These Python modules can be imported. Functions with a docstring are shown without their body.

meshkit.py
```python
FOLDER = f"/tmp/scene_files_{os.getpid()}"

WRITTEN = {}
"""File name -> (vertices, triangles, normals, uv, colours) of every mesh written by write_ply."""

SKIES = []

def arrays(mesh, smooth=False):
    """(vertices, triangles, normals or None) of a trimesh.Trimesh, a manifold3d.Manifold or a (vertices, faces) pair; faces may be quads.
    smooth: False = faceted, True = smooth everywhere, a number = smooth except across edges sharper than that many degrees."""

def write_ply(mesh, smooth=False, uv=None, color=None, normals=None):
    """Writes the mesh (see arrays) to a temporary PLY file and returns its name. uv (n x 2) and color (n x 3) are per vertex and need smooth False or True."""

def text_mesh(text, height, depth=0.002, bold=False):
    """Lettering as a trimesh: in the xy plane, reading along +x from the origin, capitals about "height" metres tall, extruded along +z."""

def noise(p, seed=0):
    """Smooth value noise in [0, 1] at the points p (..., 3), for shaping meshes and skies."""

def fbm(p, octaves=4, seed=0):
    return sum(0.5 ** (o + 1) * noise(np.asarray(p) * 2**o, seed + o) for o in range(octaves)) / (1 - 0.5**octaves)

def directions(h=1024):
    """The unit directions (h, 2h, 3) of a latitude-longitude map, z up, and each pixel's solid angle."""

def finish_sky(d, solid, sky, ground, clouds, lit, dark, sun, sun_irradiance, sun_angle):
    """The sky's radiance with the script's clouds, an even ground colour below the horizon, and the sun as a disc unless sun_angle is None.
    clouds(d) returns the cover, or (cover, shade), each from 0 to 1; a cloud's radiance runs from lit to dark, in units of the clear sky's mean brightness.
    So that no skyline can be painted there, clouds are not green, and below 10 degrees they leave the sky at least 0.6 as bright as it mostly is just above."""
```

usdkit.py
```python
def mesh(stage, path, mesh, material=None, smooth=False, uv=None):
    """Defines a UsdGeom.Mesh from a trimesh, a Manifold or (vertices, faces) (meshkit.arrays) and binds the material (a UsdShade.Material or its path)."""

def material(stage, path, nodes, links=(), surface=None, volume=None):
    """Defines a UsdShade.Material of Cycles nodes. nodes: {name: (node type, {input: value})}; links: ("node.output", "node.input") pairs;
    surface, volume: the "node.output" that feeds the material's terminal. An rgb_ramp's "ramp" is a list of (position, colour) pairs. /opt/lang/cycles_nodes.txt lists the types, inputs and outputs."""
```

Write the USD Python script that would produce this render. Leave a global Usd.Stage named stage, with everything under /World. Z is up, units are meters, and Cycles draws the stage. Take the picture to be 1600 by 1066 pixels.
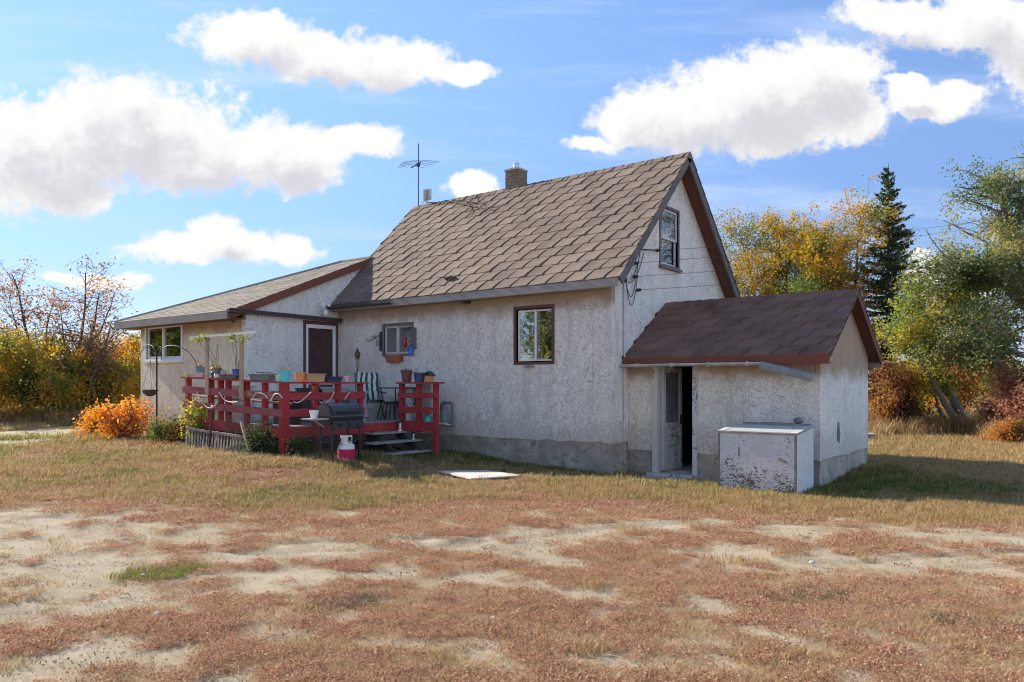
import math, numpy as np, trimesh, usdkit, meshkit
from shapely.geometry import Polygon, box as sbox
from pxr import Usd, UsdGeom, UsdLux, UsdShade, Gf, Sdf, Vt

stage = Usd.Stage.CreateInMemory()
UsdGeom.SetStageUpAxis(stage, 'Z'); UsdGeom.SetStageMetersPerUnit(stage, 1.0)
UsdGeom.Xform.Define(stage, '/World'); UsdGeom.Scope.Define(stage, '/World/Looks')

# ------------------------------------------------------------------ camera
YAW, FPX, HY = 0.661, 1203.24, 600.4
EYE = np.array([7.284, -12.34, 1.726])
cam = UsdGeom.Camera.Define(stage, '/World/camera')
cam.CreateHorizontalApertureAttr(36.0); cam.CreateVerticalApertureAttr(36.0 * 682 / 1024)
cam.CreateFocalLengthAttr(36.0 * FPX / 1600); cam.CreateVerticalApertureOffsetAttr((HY - 533) / 1600 * 36)
cam.CreateClippingRangeAttr(Gf.Vec2f(0.1, 5000)); cam.CreateFStopAttr(0.0)
cam.CreateExposureAttr(1.5)
cam.AddTranslateOp().Set(Gf.Vec3d(*EYE)); cam.AddRotateZOp().Set(math.degrees(YAW)); cam.AddRotateXOp().Set(90.0)
FWD = np.array([-math.sin(YAW), math.cos(YAW), 0]); RGT = np.array([math.cos(YAW), math.sin(YAW), 0])

# ------------------------------------------------------------------ sun
SUN_EL, SUN_AZ = math.radians(28.0), math.radians(1.5)       # the sun stands over -x, a little towards -y
SUN = np.array([-math.cos(SUN_EL) * math.cos(SUN_AZ), -math.cos(SUN_EL) * math.sin(SUN_AZ), math.sin(SUN_EL)])
sun = UsdLux.DistantLight.Define(stage, '/World/sun')
sun.CreateIntensityAttr(0.88); sun.CreateAngleAttr(0.53); sun.CreateColorAttr(Gf.Vec3f(1.0, 0.90, 0.74)); sun.CreateNormalizeAttr(True)
q = Gf.Rotation(Gf.Vec3d(0, 0, 1), Gf.Vec3d(*SUN)).GetQuat()
sun.AddOrientOp().Set(Gf.Quatf(q))
sun.GetPrim().SetCustomDataByKey('kind', 'structure')

# ------------------------------------------------------------------ sky with clouds (built on directions of the sky, in a plane tangent to the sphere above the house)
def build_sky():
    N, Lk = {}, []
    cnt = [0]
    def nd(kind, **inp):
        cnt[0] += 1; n = f'n{cnt[0]}'
        N[n] = (kind, {k: v for k, v in inp.items() if not (isinstance(v, str) and '.' in v)})
        for k, v in inp.items():
            if isinstance(v, str) and '.' in v: Lk.append((v, f'{n}.{k}'))
        return n
    def m(t, a, b=0.0, c=0.0, clamp=False):
        return nd('math', math_type=t, value1=a, value2=b, value3=c, use_clamp=clamp) + '.value'
    def vm(t, a, b=(0, 0, 0), c=(0, 0, 0), out='vector', **k):
        return nd('vector_math', math_type=t, vector1=a, vector2=b, vector3=c, **k) + '.' + out
    tc = nd('texture_coordinate') + '.generated'
    dirn = vm('normalize', tc)
    sky = nd('sky_texture', sky_type='single_scattering', sun_disc=False, sun_elevation=SUN_EL, sun_rotation=math.atan2(SUN[0], SUN[1]),
             altitude=500.0, air_density=1.0, aerosol_density=0.05, ozone_density=1.6) + '.color'
    df = vm('dot_product', dirn, tuple(FWD), out='value'); dr = vm('dot_product', dirn, tuple(RGT), out='value')
    dz = nd('separate_xyz', vector=dirn) + '.z'
    dfc = m('maximum', df, 0.12)
    u = m('divide', dr, dfc); w = m('divide', dz, dfc)
    Q = nd('combine_xyz', x=u, y=w, z=0.0) + '.vector'
    def warp(src, scale, amp, det):
        c = nd('noise_texture', dimensions='3D', type='fBM', vector=src, scale=scale, detail=det, roughness=0.55) + '.color'
        c = vm('subtract', c, (0.5, 0.5, 0.5))
        return nd('vector_math', math_type='multiply_add', vector1=c, vector2=(amp, amp, 0.0), vector3=src) + '.vector'
    B = [(390,50,95,46),(500,88,110,46),(620,100,100,40),(715,125,60,20),
         (200,200,190,92),(50,240,150,95),(330,245,165,66),(450,240,100,50),(560,218,75,30),(90,300,130,28),(480,275,60,35),
         (345,388,165,27),(335,362,50,26),(440,388,70,22),(150,432,90,13),(735,285,46,26),
         (1180,150,135,82),(1290,125,95,66),(1080,175,135,58),(1000,190,85,40),(1340,185,55,48),(915,222,45,13),(1220,205,120,38),
         (1400,20,110,34),(1520,35,120,58),(1600,70,80,75),(1450,168,80,30),(1425,140,40,16),(1500,150,40,18),
         (1465,425,50,22),(1500,440,60,22),(1440,400,25,10),(290,600,200,12),(180,525,90,18),(1700,300,80,30),(-120,120,90,40)]
    def field(Q_):
        Qw = warp(warp(Q_, 6.0, 0.055, 3.0), 19.0, 0.034, 6.0); D = None
        for (px, py, rx, ry) in B:
            uc, wc, ru, rw = (px - 800) / FPX, (HY - py) / FPX, rx / FPX, ry / FPX
            v = vm('multiply_add', Qw, (1 / ru, 1 / rw, 0.0), (-uc / ru, -wc / rw, 0.0))
            l = vm('length', v, out='value')
            D = l if D is None else nd('math', math_type='smoothmin', value1=D, value2=l, value3=0.25) + '.value'
        fine = nd('noise_texture', dimensions='3D', type='fBM', vector=Q_, scale=15.0, detail=9.0, roughness=0.64) + '.fac'
        return m('subtract', m('multiply_add', m('multiply_add', fine, 1.0, -0.5), 1.35, m('multiply_add', nd('noise_texture', dimensions='3D', type='fBM', vector=Q_, scale=55.0, detail=6.0, roughness=0.65) + '.fac', 0.75, 0.665)), D), Qw     # > 0 inside a cloud
    F, Qw = field(Q)
    F2, _ = field(vm('add', Q, (-0.016, 0.040, 0.0)))
    cov = nd('map_range', range_type='smoothstep', value=F, from_min=-0.12, from_max=0.28, clamp=True) + '.result'
    # the rest of the sky: loose fair-weather clouds
    den = m('add', dz, 0.18)
    P = vm('scale', dirn, scale=m('divide', 1.0, m('maximum', den, 0.05)))
    g = nd('noise_texture', dimensions='3D', type='fBM', vector=P, scale=1.3, detail=7.0, roughness=0.55, distortion=0.3) + '.fac'
    gen = nd('map_range', range_type='smoothstep', value=g, from_min=0.53, from_max=0.66, clamp=True) + '.result'
    out1 = nd('map_range', range_type='smoothstep', value=m('absolute', u), from_min=0.74, from_max=0.95, clamp=True) + '.result'
    out2 = nd('map_range', range_type='smoothstep', value=w, from_min=0.56, from_max=0.75, clamp=True) + '.result'
    out3 = nd('map_range', range_type='smoothstep', value=df, from_min=0.45, from_max=0.2, clamp=True) + '.result'
    outside = m('maximum', m('maximum', out1, out2), out3)
    cov = nd('mix_float', fac=outside, a=cov, b=gen) + '.result'
    above = nd('map_range', range_type='smoothstep', value=dz, from_min=0.0, from_max=0.05, clamp=True) + '.result'
    cov = m('multiply', cov, above)
    # thin cirrus streaks
    rot = nd('mapping', mapping_type='point', vector=Q, rotation=(0, 0, -0.28), scale=(1.2, 9.0, 1.0)) + '.vector'
    ci = nd('noise_texture', dimensions='3D', type='fBM', vector=rot, scale=1.6, detail=6.0, roughness=0.6, distortion=0.4) + '.fac'
    ci = nd('map_range', range_type='smoothstep', value=ci, from_min=0.46, from_max=0.78, clamp=True) + '.result'
    ci = m('multiply', m('multiply', ci, 0.62), above)
    hz = nd('map_range', range_type='smoothstep', value=dz, from_min=0.22, from_max=0.0, clamp=True) + '.result'
    ci = m('maximum', ci, m('multiply', hz, 0.30))
    # cloud shading: white rims, lilac grey hearts
    lo = nd('noise_texture', dimensions='3D', type='fBM', vector=Qw, scale=9.0, detail=5.0, roughness=0.55) + '.fac'
    heart = nd('map_range', range_type='smoothstep', value=m('add', F2, m('multiply', m('subtract', lo, 0.5), 1.1)), from_min=0.05, from_max=0.9, clamp=True) + '.result'
    cc = nd('mix_color', blend_type='mix', fac=heart, a=(2.95, 2.94, 2.92), b=(2.1, 2.1, 2.25)) + '.result'
    low = nd('map_range', range_type='smoothstep', value=dz, from_min=0.5, from_max=0.0, clamp=True) + '.result'
    grad = nd('mix_color', blend_type='mix', fac=low, a=SKY_TINT, b=SKY_LOW) + '.result'
    tint = nd('mix_color', blend_type='multiply', fac=1.0, a=sky, b=grad) + '.result'
    cir = nd('mix_color', blend_type='mix', fac=ci, a=tint, b=(2.2, 2.6, 3.3)) + '.result'
    fin = nd('mix_color', blend_type='mix', fac=cov, a=cir, b=cc) + '.result'
    bg = nd('background_shader', color=fin, strength=0.12)
    mat = usdkit.material(stage, '/World/Looks/sky_look', N, Lk, surface=bg + '.background')
    d = UsdLux.DomeLight.Define(stage, '/World/sky')
    UsdShade.MaterialBindingAPI.Apply(d.GetPrim()).Bind(mat)
    d.GetPrim().SetCustomDataByKey('kind', 'structure')
SKY_TINT, SKY_LOW = (0.60, 0.64, 0.735), (0.265, 0.285, 0.405)
build_sky()

# ------------------------------------------------------------------ helpers
_used = set()
def _path(parent, name):
    p, k = f'{parent}/{name}', 0
    while p in _used:
        k += 1; p = f'{parent}/{name}_{k:03d}'
    _used.add(p); return p
def setd(prim, **k):
    for a, b in k.items():
        if b: prim.SetCustomDataByKey(a, b)
class Thing:
    def __init__(s, name, label, cat, loc=(0, 0, 0), rz=0.0, group=None, kind=None):
        s.path = _path('/World', name); s.loc = np.array(loc, float); s.rz = rz
        x = UsdGeom.Xform.Define(stage, s.path); x.AddTranslateOp().Set(Gf.Vec3d(*map(float, s.loc)))
        if rz: x.AddRotateZOp().Set(math.degrees(rz))
        s.prim = x.GetPrim(); setd(s.prim, label=label, category=cat, group=group, kind=kind)
    def part(s, name, mesh, mat, parent=None, world=False, smooth=False, label=None, kind=None, tint=None):
        v, f, n = meshkit.arrays(mesh, smooth)
        if world:
            v = v - s.loc
            if s.rz:
                c, t = math.cos(-s.rz), math.sin(-s.rz); R = np.array([[c, -t, 0], [t, c, 0], [0, 0, 1]]); v = v @ R.T
                if n is not None: n = n @ R.T
        p = _path(parent or s.path, name); put(p, v, f, n, mat, tint)
        if label or kind: setd(stage.GetPrimAtPath(p), label=label, kind=kind)
        return p
def put(path, v, f, n, mat, tint=None, extra=None):
    m = UsdGeom.Mesh.Define(stage, path)
    m.CreatePointsAttr(Vt.Vec3fArray.FromNumpy(np.ascontiguousarray(v, np.float32)))
    m.CreateFaceVertexCountsAttr(Vt.IntArray.FromNumpy(np.full(len(f), 3, np.int32)))
    m.CreateFaceVertexIndicesAttr(Vt.IntArray.FromNumpy(np.ascontiguousarray(f, np.int32).ravel()))
    m.CreateSubdivisionSchemeAttr('none'); m.CreateDoubleSidedAttr(True)
    if n is not None:
        m.CreateNormalsAttr(Vt.Vec3fArray.FromNumpy(np.ascontiguousarray(n, np.float32))); m.SetNormalsInterpolation('vertex')
    for k, a in {**({'tint': tint} if tint is not None else {}), **(extra or {})}.items():
        UsdGeom.PrimvarsAPI(m).CreatePrimvar(k, Sdf.ValueTypeNames.FloatArray, 'vertex').Set(Vt.FloatArray.FromNumpy(np.ascontiguousarray(a, np.float32)))
    UsdShade.MaterialBindingAPI.Apply(m.GetPrim()).Bind(mat)
    return m
def single(name, mesh, mat, label=None, cat=None, group=None, kind=None, smooth=False, tint=None, extra=None):
    v, f, n = meshkit.arrays(mesh, smooth)
    p = _path('/World', name); put(p, v, f, n, mat, tint, extra)
    setd(stage.GetPrimAtPath(p), label=label, category=cat, group=group, kind=kind); return p

def join(*ms):
    V, Fc, o = [], [], 0
    for m_ in ms:
        v, f = (m_ if isinstance(m_, tuple) else meshkit.arrays(m_)[:2])
        V.append(np.asarray(v, float)); Fc.append(np.asarray(f, int) + o); o += len(v)
    return np.vstack(V), np.vstack(Fc)
CUBE_V = np.array([[x, y, z] for z in (-.5, .5) for y in (-.5, .5) for x in (-.5, .5)])
CUBE_F = np.array([[0,2,3],[0,3,1],[4,5,7],[4,7,6],[0,1,5],[0,5,4],[2,6,7],[2,7,3],[0,4,6],[0,6,2],[1,3,7],[1,7,5]])
def bx(x0, x1, y0, y1, z0, z1):
    return CUBE_V * [x1 - x0, y1 - y0, z1 - z0] + [(x0 + x1) / 2, (y0 + y1) / 2, (z0 + z1) / 2], CUBE_F
def frame_of(d, up=(0, 0, 1)):
    d = np.array(d, float); d /= np.linalg.norm(d); up = np.array(up, float)
    if abs(d @ up) > .999: up = np.array([0, 1.0, 0])
    a = np.cross(up, d); a /= np.linalg.norm(a); b = np.cross(d, a); return d, a, b
def bar(p0, p1, w, h, up=(0, 0, 1)):
    """A board from p0 to p1: w across, h along 'up'."""
    p0, p1 = np.array(p0, float), np.array(p1, float); d, a, b = frame_of(p1 - p0, up); l = np.linalg.norm(p1 - p0)
    v = CUBE_V * [l, w, h]
    return (p0 + p1) / 2 + v[:, :1] * d + v[:, 1:2] * a + v[:, 2:] * b, CUBE_F
def tube(pts, r, n=8, caps=True):
    pts = np.array(pts, float); k = len(pts); r = np.broadcast_to(np.asarray(r, float), (k,))
    t = np.gradient(pts, axis=0) if k > 2 else np.repeat([pts[1] - pts[0]], 2, 0)
    t /= np.maximum(np.linalg.norm(t, axis=1, keepdims=True), 1e-9)
    a = np.cross(t[0], [0, 0, 1] if abs(t[0][2]) < .9 else [1, 0, 0]); a /= np.linalg.norm(a); V = []
    ang = np.arange(n) / n * 2 * np.pi
    for i in range(k):
        a = a - (a @ t[i]) * t[i]; a /= max(np.linalg.norm(a), 1e-9); b = np.cross(t[i], a)
        V.append(pts[i] + r[i] * (np.cos(ang)[:, None] * a + np.sin(ang)[:, None] * b))
    V = np.vstack(V); Fc = []
    for i in range(k - 1):
        for j in range(n):
            p, q_ = i * n + j, i * n + (j + 1) % n
            Fc += [[p, q_, q_ + n], [p, q_ + n, p + n]]
    if caps:
        V = np.vstack([V, pts[0], pts[-1]]); c0, c1 = len(V) - 2, len(V) - 1
        for j in range(n):
            Fc += [[c0, (j + 1) % n, j], [c1, (k - 1) * n + j, (k - 1) * n + (j + 1) % n]]
    return V, np.array(Fc)
def lathe(prof, n=24, c=(0, 0, 0), sx=1.0, sy=1.0):
    prof = np.array(prof, float); ang = np.arange(n) / n * 2 * np.pi
    V = np.vstack([np.stack([r * np.cos(ang) * sx, r * np.sin(ang) * sy, np.full(n, z)], 1) for r, z in prof]) + c
    Fc = []
    for i in range(len(prof) - 1):
        for j in range(n):
            p, q_ = i * n + j, i * n + (j + 1) % n
            Fc += [[p, q_, q_ + n], [p, q_ + n, p + n]]
    return V, np.array(Fc)
def trough(l, w, h, taper=.75, t=.012, lip=.02, c=(0, 0, 0)):
    """Open-topped planter: outer walls, a lip, inside walls and earth."""
    def ring(sl, sw, z): return [[-sl/2, -sw/2, z], [sl/2, -sw/2, z], [sl/2, sw/2, z], [-sl/2, sw/2, z]]
    R = [ring(l*taper, w*taper, 0), ring(l-.02, w-.02, h-lip), ring(l+.012, w+.012, h-lip), ring(l+.012, w+.012, h), ring(l-2*t, w-2*t, h), ring(l*.95-2*t, w*.95-2*t, h-.035)]
    V = np.array(sum(R, [])); Fc = [[0, 2, 1], [0, 3, 2]]
    for i in range(5):
        for j in range(4):
            p, q_ = i*4 + j, i*4 + (j+1) % 4; Fc += [[p, q_, q_+4], [p, q_+4, p+4]]
    Fc += [[20, 21, 22], [20, 22, 23]]
    return V + np.array(c), np.array(Fc)
def slab(poly, holes, O, U, V, N, th, h0=0.0):
    """Extrudes a polygon in the (U, V) plane at O along N by th."""
    P_ = Polygon(poly, [list(h) for h in holes]) if not isinstance(poly, Polygon) else poly
    m_ = trimesh.creation.extrude_polygon(P_, th, engine='earcut'); v = np.array(m_.vertices)
    O, U, V, N = (np.array(a, float) for a in (O, U, V, N)); f = np.array(m_.faces)
    if np.cross(U, V) @ N < 0: f = f[:, ::-1]
    return O + v[:, :1] * U + v[:, 1:2] * V + (v[:, 2:] + h0) * N, f
def rect(u0, v0, u1, v1): return [(u0, v0), (u1, v0), (u1, v1), (u0, v1)]
def rotz(m_, a, c=(0, 0, 0)):
    v, f = m_; co, s = math.cos(a), math.sin(a); c = np.array(c, float)
    return (v - c) @ np.array([[co, -s, 0], [s, co, 0], [0, 0, 1]]).T + c, f
def move(m_, d): return m_[0] + np.array(d, float), m_[1]
def at(px, py, axis, val):
    """The point where the photograph's ray through a pixel meets the plane axis = val (used to place things where they stand)."""
    r = FWD + RGT * (px - 800) / FPX + np.array([0, 0, (HY - py) / FPX]); return EYE + r * (val - EYE[axis]) / r[axis]
def curve(p0, p1, sag=0.0, n=12):
    t = np.linspace(0, 1, n)[:, None]; p0, p1 = np.array(p0, float), np.array(p1, float)
    return p0 * (1 - t) + p1 * t - np.array([0, 0, sag]) * 4 * t * (1 - t)

# ------------------------------------------------------------------ materials
def pm(name, col, rough=.6, var=.18, scale=9., bump=0.0, bscale=60., metal=0., spec=.5, stretch=None, col2=None, thr=None, dist=.004, detail=5.):
    """Plain painted / moulded / wooden surfaces: colour with noise, optional second colour where the paint has gone, optional bump."""
    c = np.array(col); a, b = tuple(c * (1 - var)), tuple(np.minimum(c * (1 + var), .95))
    N = {'g': ('texture_coordinate', {}), 'mp': ('mapping', {'scale': stretch or (1, 1, 1)}), 'n': ('noise_texture', {'scale': scale, 'detail': detail, 'roughness': .6}),
         'r': ('rgb_ramp', {'ramp': [(.3, a), (.7, b)]}), 'p': ('principled_bsdf', {'roughness': rough, 'metallic': metal, 'specular_ior_level': spec})}
    L = [('g.object', 'mp.vector'), ('mp.vector', 'n.vector'), ('n.fac', 'r.fac')]; out = 'r.color'
    if col2 is not None:
        N['n2'] = ('noise_texture', {'scale': scale * 2.3, 'detail': 8., 'roughness': .68, 'distortion': .6}); N['r2'] = ('rgb_ramp', {'ramp': [(thr, (0, 0, 0)), (thr + .05, (1, 1, 1))]})
        N['mx'] = ('mix_color', {'blend_type': 'mix', 'b': tuple(col2)})
        L += [('mp.vector', 'n2.vector'), ('n2.fac', 'r2.fac'), ('r2.color', 'mx.fac'), (out, 'mx.a')]; out = 'mx.result'
    L.append((out, 'p.base_color'))
    if bump:
        N['nb'] = ('noise_texture', {'scale': bscale, 'detail': 4., 'roughness': .6}); N['b'] = ('bump', {'strength': bump, 'distance': dist})
        L += [('mp.vector', 'nb.vector'), ('nb.fac', 'b.height'), ('b.normal', 'p.normal')]
    return usdkit.material(stage, f'/World/Looks/{name}', N, L, surface='p.BSDF')

def stucco(name, strokes=1.0, warm=(1, 1, 1), eave=None):
    """Trowelled white stucco: strokes left by the trowel, grey weathering that runs down, rust-brown stains right under the eaves."""
    N = {'g': ('geometry', {}), 'n1': ('noise_texture', {'scale': 3.2, 'detail': 2.5, 'roughness': .5, 'distortion': 4.5}), 'n2': ('noise_texture', {'scale': 7.5, 'detail': 2., 'roughness': .5, 'distortion': 6.0}),
         'a1': ('math', {'math_type': 'subtract', 'value2': .5}), 'b1': ('math', {'math_type': 'absolute'}), 'c1': ('map_range', {'range_type': 'smoothstep', 'from_min': 0., 'from_max': .035, 'clamp': True}),
         'a2': ('math', {'math_type': 'subtract', 'value2': .5}), 'b2': ('math', {'math_type': 'absolute'}), 'c2': ('map_range', {'range_type': 'smoothstep', 'from_min': 0., 'from_max': .06, 'clamp': True}),
         'h1': ('math', {'math_type': 'multiply_add', 'value2': .8}), 'h2': ('math', {'math_type': 'multiply_add', 'value2': .5}),
         'gr': ('noise_texture', {'scale': 45., 'detail': 4., 'roughness': .7}), 'h3': ('math', {'math_type': 'multiply_add', 'value2': .55, 'value3': 0.}),
         'b': ('bump', {'strength': .75, 'distance': .010}),
         'mp': ('mapping', {'scale': (1.6, 1.6, .35)}), 'w': ('noise_texture', {'scale': 1.5, 'detail': 9., 'roughness': .74}),
         'wr': ('rgb_ramp', {'ramp': [(.30, (.52, .49, .44)), (.42, (.74, .715, .665)), (.58, (.84, .82, .775))]}),
         'cr': ('mix_color', {'blend_type': 'mix', 'a': (.56, .53, .475)}),
         'sp': ('noise_texture', {'scale': 26., 'detail': 3., 'roughness': .7, 'distortion': 1.5}), 'spr': ('rgb_ramp', {'ramp': [(.60, (0, 0, 0)), (.74, (.6, .6, .6))]}),
         'spm': ('mix_color', {'blend_type': 'mix', 'b': (.17, .155, .12)}),
         'p': ('principled_bsdf', {'roughness': .92, 'specular_ior_level': .25})}
    L = [('g.position', 'n1.vector'), ('g.position', 'n2.vector'), ('n1.fac', 'a1.value1'), ('a1.value', 'b1.value1'), ('b1.value', 'c1.value'),
         ('n2.fac', 'a2.value1'), ('a2.value', 'b2.value1'), ('b2.value', 'c2.value'), ('g.position', 'gr.vector'), ('gr.fac', 'h3.value1'),
         ('c2.result', 'h2.value1'), ('h3.value', 'h2.value3'), ('c1.result', 'h1.value1'), ('h2.value', 'h1.value3'), ('h1.value', 'b.height'), ('b.normal', 'p.normal'),
         ('g.position', 'mp.vector'), ('mp.vector', 'w.vector'), ('w.fac', 'wr.fac'), ('wr.color', 'cr.b'), ('c1.result', 'cr.fac'),
         ('g.position', 'sp.vector'), ('sp.fac', 'spr.fac'), ('spr.color', 'spm.fac'), ('cr.result', 'spm.a')]
    out = 'spm.result'
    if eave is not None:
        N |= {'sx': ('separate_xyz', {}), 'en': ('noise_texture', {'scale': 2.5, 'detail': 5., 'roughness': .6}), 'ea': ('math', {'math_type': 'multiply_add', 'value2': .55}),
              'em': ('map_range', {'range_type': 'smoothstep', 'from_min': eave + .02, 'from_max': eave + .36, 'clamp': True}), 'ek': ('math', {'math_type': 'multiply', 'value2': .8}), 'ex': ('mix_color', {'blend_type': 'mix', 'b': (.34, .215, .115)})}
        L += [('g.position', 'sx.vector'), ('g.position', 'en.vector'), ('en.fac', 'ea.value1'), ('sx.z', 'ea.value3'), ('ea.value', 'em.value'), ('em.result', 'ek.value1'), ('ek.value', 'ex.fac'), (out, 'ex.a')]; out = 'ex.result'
    N |= {'vm': ('mapping', {'scale': (7., 7., .28)}), 'vn': ('noise_texture', {'scale': 1.0, 'detail': 7., 'roughness': .65}), 'vr': ('rgb_ramp', {'ramp': [(.58, (0, 0, 0)), (.80, (.6, .6, .6))]}), 'vx': ('mix_color', {'b': (.37, .345, .30)}),
          'bz': ('separate_xyz', {}), 'bn': ('noise_texture', {'scale': 3.5, 'detail': 6., 'roughness': .7}), 'ba': ('math', {'math_type': 'multiply_add', 'value2': -1.1}), 'bm': ('map_range', {'range_type': 'smoothstep', 'from_min': .62, 'from_max': .05, 'to_max': .38, 'clamp': True}), 'bx': ('mix_color', {'b': (.36, .31, .25)}),
          'kn': ('noise_texture', {'scale': 1.3, 'detail': 9., 'roughness': .62, 'distortion': .6}), 'ks': ('math', {'math_type': 'subtract', 'value2': .5}), 'ka': ('math', {'math_type': 'absolute'}), 'kr': ('rgb_ramp', {'ramp': [(0., (.8, .8, .8)), (.0035, (0, 0, 0))]}), 'kx': ('mix_color', {'b': (.22, .20, .17)})}
    L += [('g.position', 'vm.vector'), ('vm.vector', 'vn.vector'), ('vn.fac', 'vr.fac'), ('vr.color', 'vx.fac'), (out, 'vx.a'), ('g.position', 'bz.vector'), ('g.position', 'bn.vector'), ('bn.fac', 'ba.value1'), ('bz.z', 'ba.value3'), ('ba.value', 'bm.value'), ('bm.result', 'bx.fac'), ('vx.result', 'bx.a'),
          ('g.position', 'kn.vector'), ('kn.fac', 'ks.value1'), ('ks.value', 'ka.value1'), ('ka.value', 'kr.fac'), ('kr.color', 'kx.fac'), ('bx.result', 'kx.a')]; out = 'kx.result'
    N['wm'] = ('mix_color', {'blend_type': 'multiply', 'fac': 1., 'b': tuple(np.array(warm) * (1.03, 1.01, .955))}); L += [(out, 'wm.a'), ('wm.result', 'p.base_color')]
    return usdkit.material(stage, f'/World/Looks/{name}', N, L, surface='p.BSDF')

def shingle_mat(name, col, k):
    c = np.array(col) * k
    N = {'g': ('geometry', {}), 'oi': ('object_info', {}), 'n': ('noise_texture', {'scale': 160., 'detail': 3., 'roughness': .8}), 'n2': ('noise_texture', {'scale': 1.7, 'detail': 6., 'roughness': .65}),
         'r': ('rgb_ramp', {'ramp': [(.3, tuple(c * .62)), (.5, tuple(c)), (.72, tuple(c * 1.35))]}), 'r2': ('rgb_ramp', {'ramp': [(.3, (.72, .70, .68)), (.55, (1, 1, 1)), (.75, (1.0, .93, .86))]}),
         'orr': ('rgb_ramp', {'ramp': [(0., (.90, .89, .88)), (1., (1., 1., 1.))]}),
         'm1': ('mix_color', {'blend_type': 'multiply', 'fac': 1.}), 'm2': ('mix_color', {'blend_type': 'multiply', 'fac': 1.}),
         'b': ('bump', {'strength': .5, 'distance': .003}), 'p': ('principled_bsdf', {'roughness': .95, 'specular_ior_level': .2})}
    L = [('g.position', 'n.vector'), ('g.position', 'n2.vector'), ('n.fac', 'r.fac'), ('n2.fac', 'r2.fac'), ('r.color', 'm1.a'), ('r2.color', 'm1.b'), ('m1.result', 'm2.a'), ('oi.random', 'orr.fac'), ('orr.color', 'm2.b'),
         ('m2.result', 'p.base_color'), ('n.fac', 'b.height'), ('b.normal', 'p.normal')]
    return usdkit.material(stage, f'/World/Looks/{name}', N, L, surface='p.BSDF')

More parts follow.
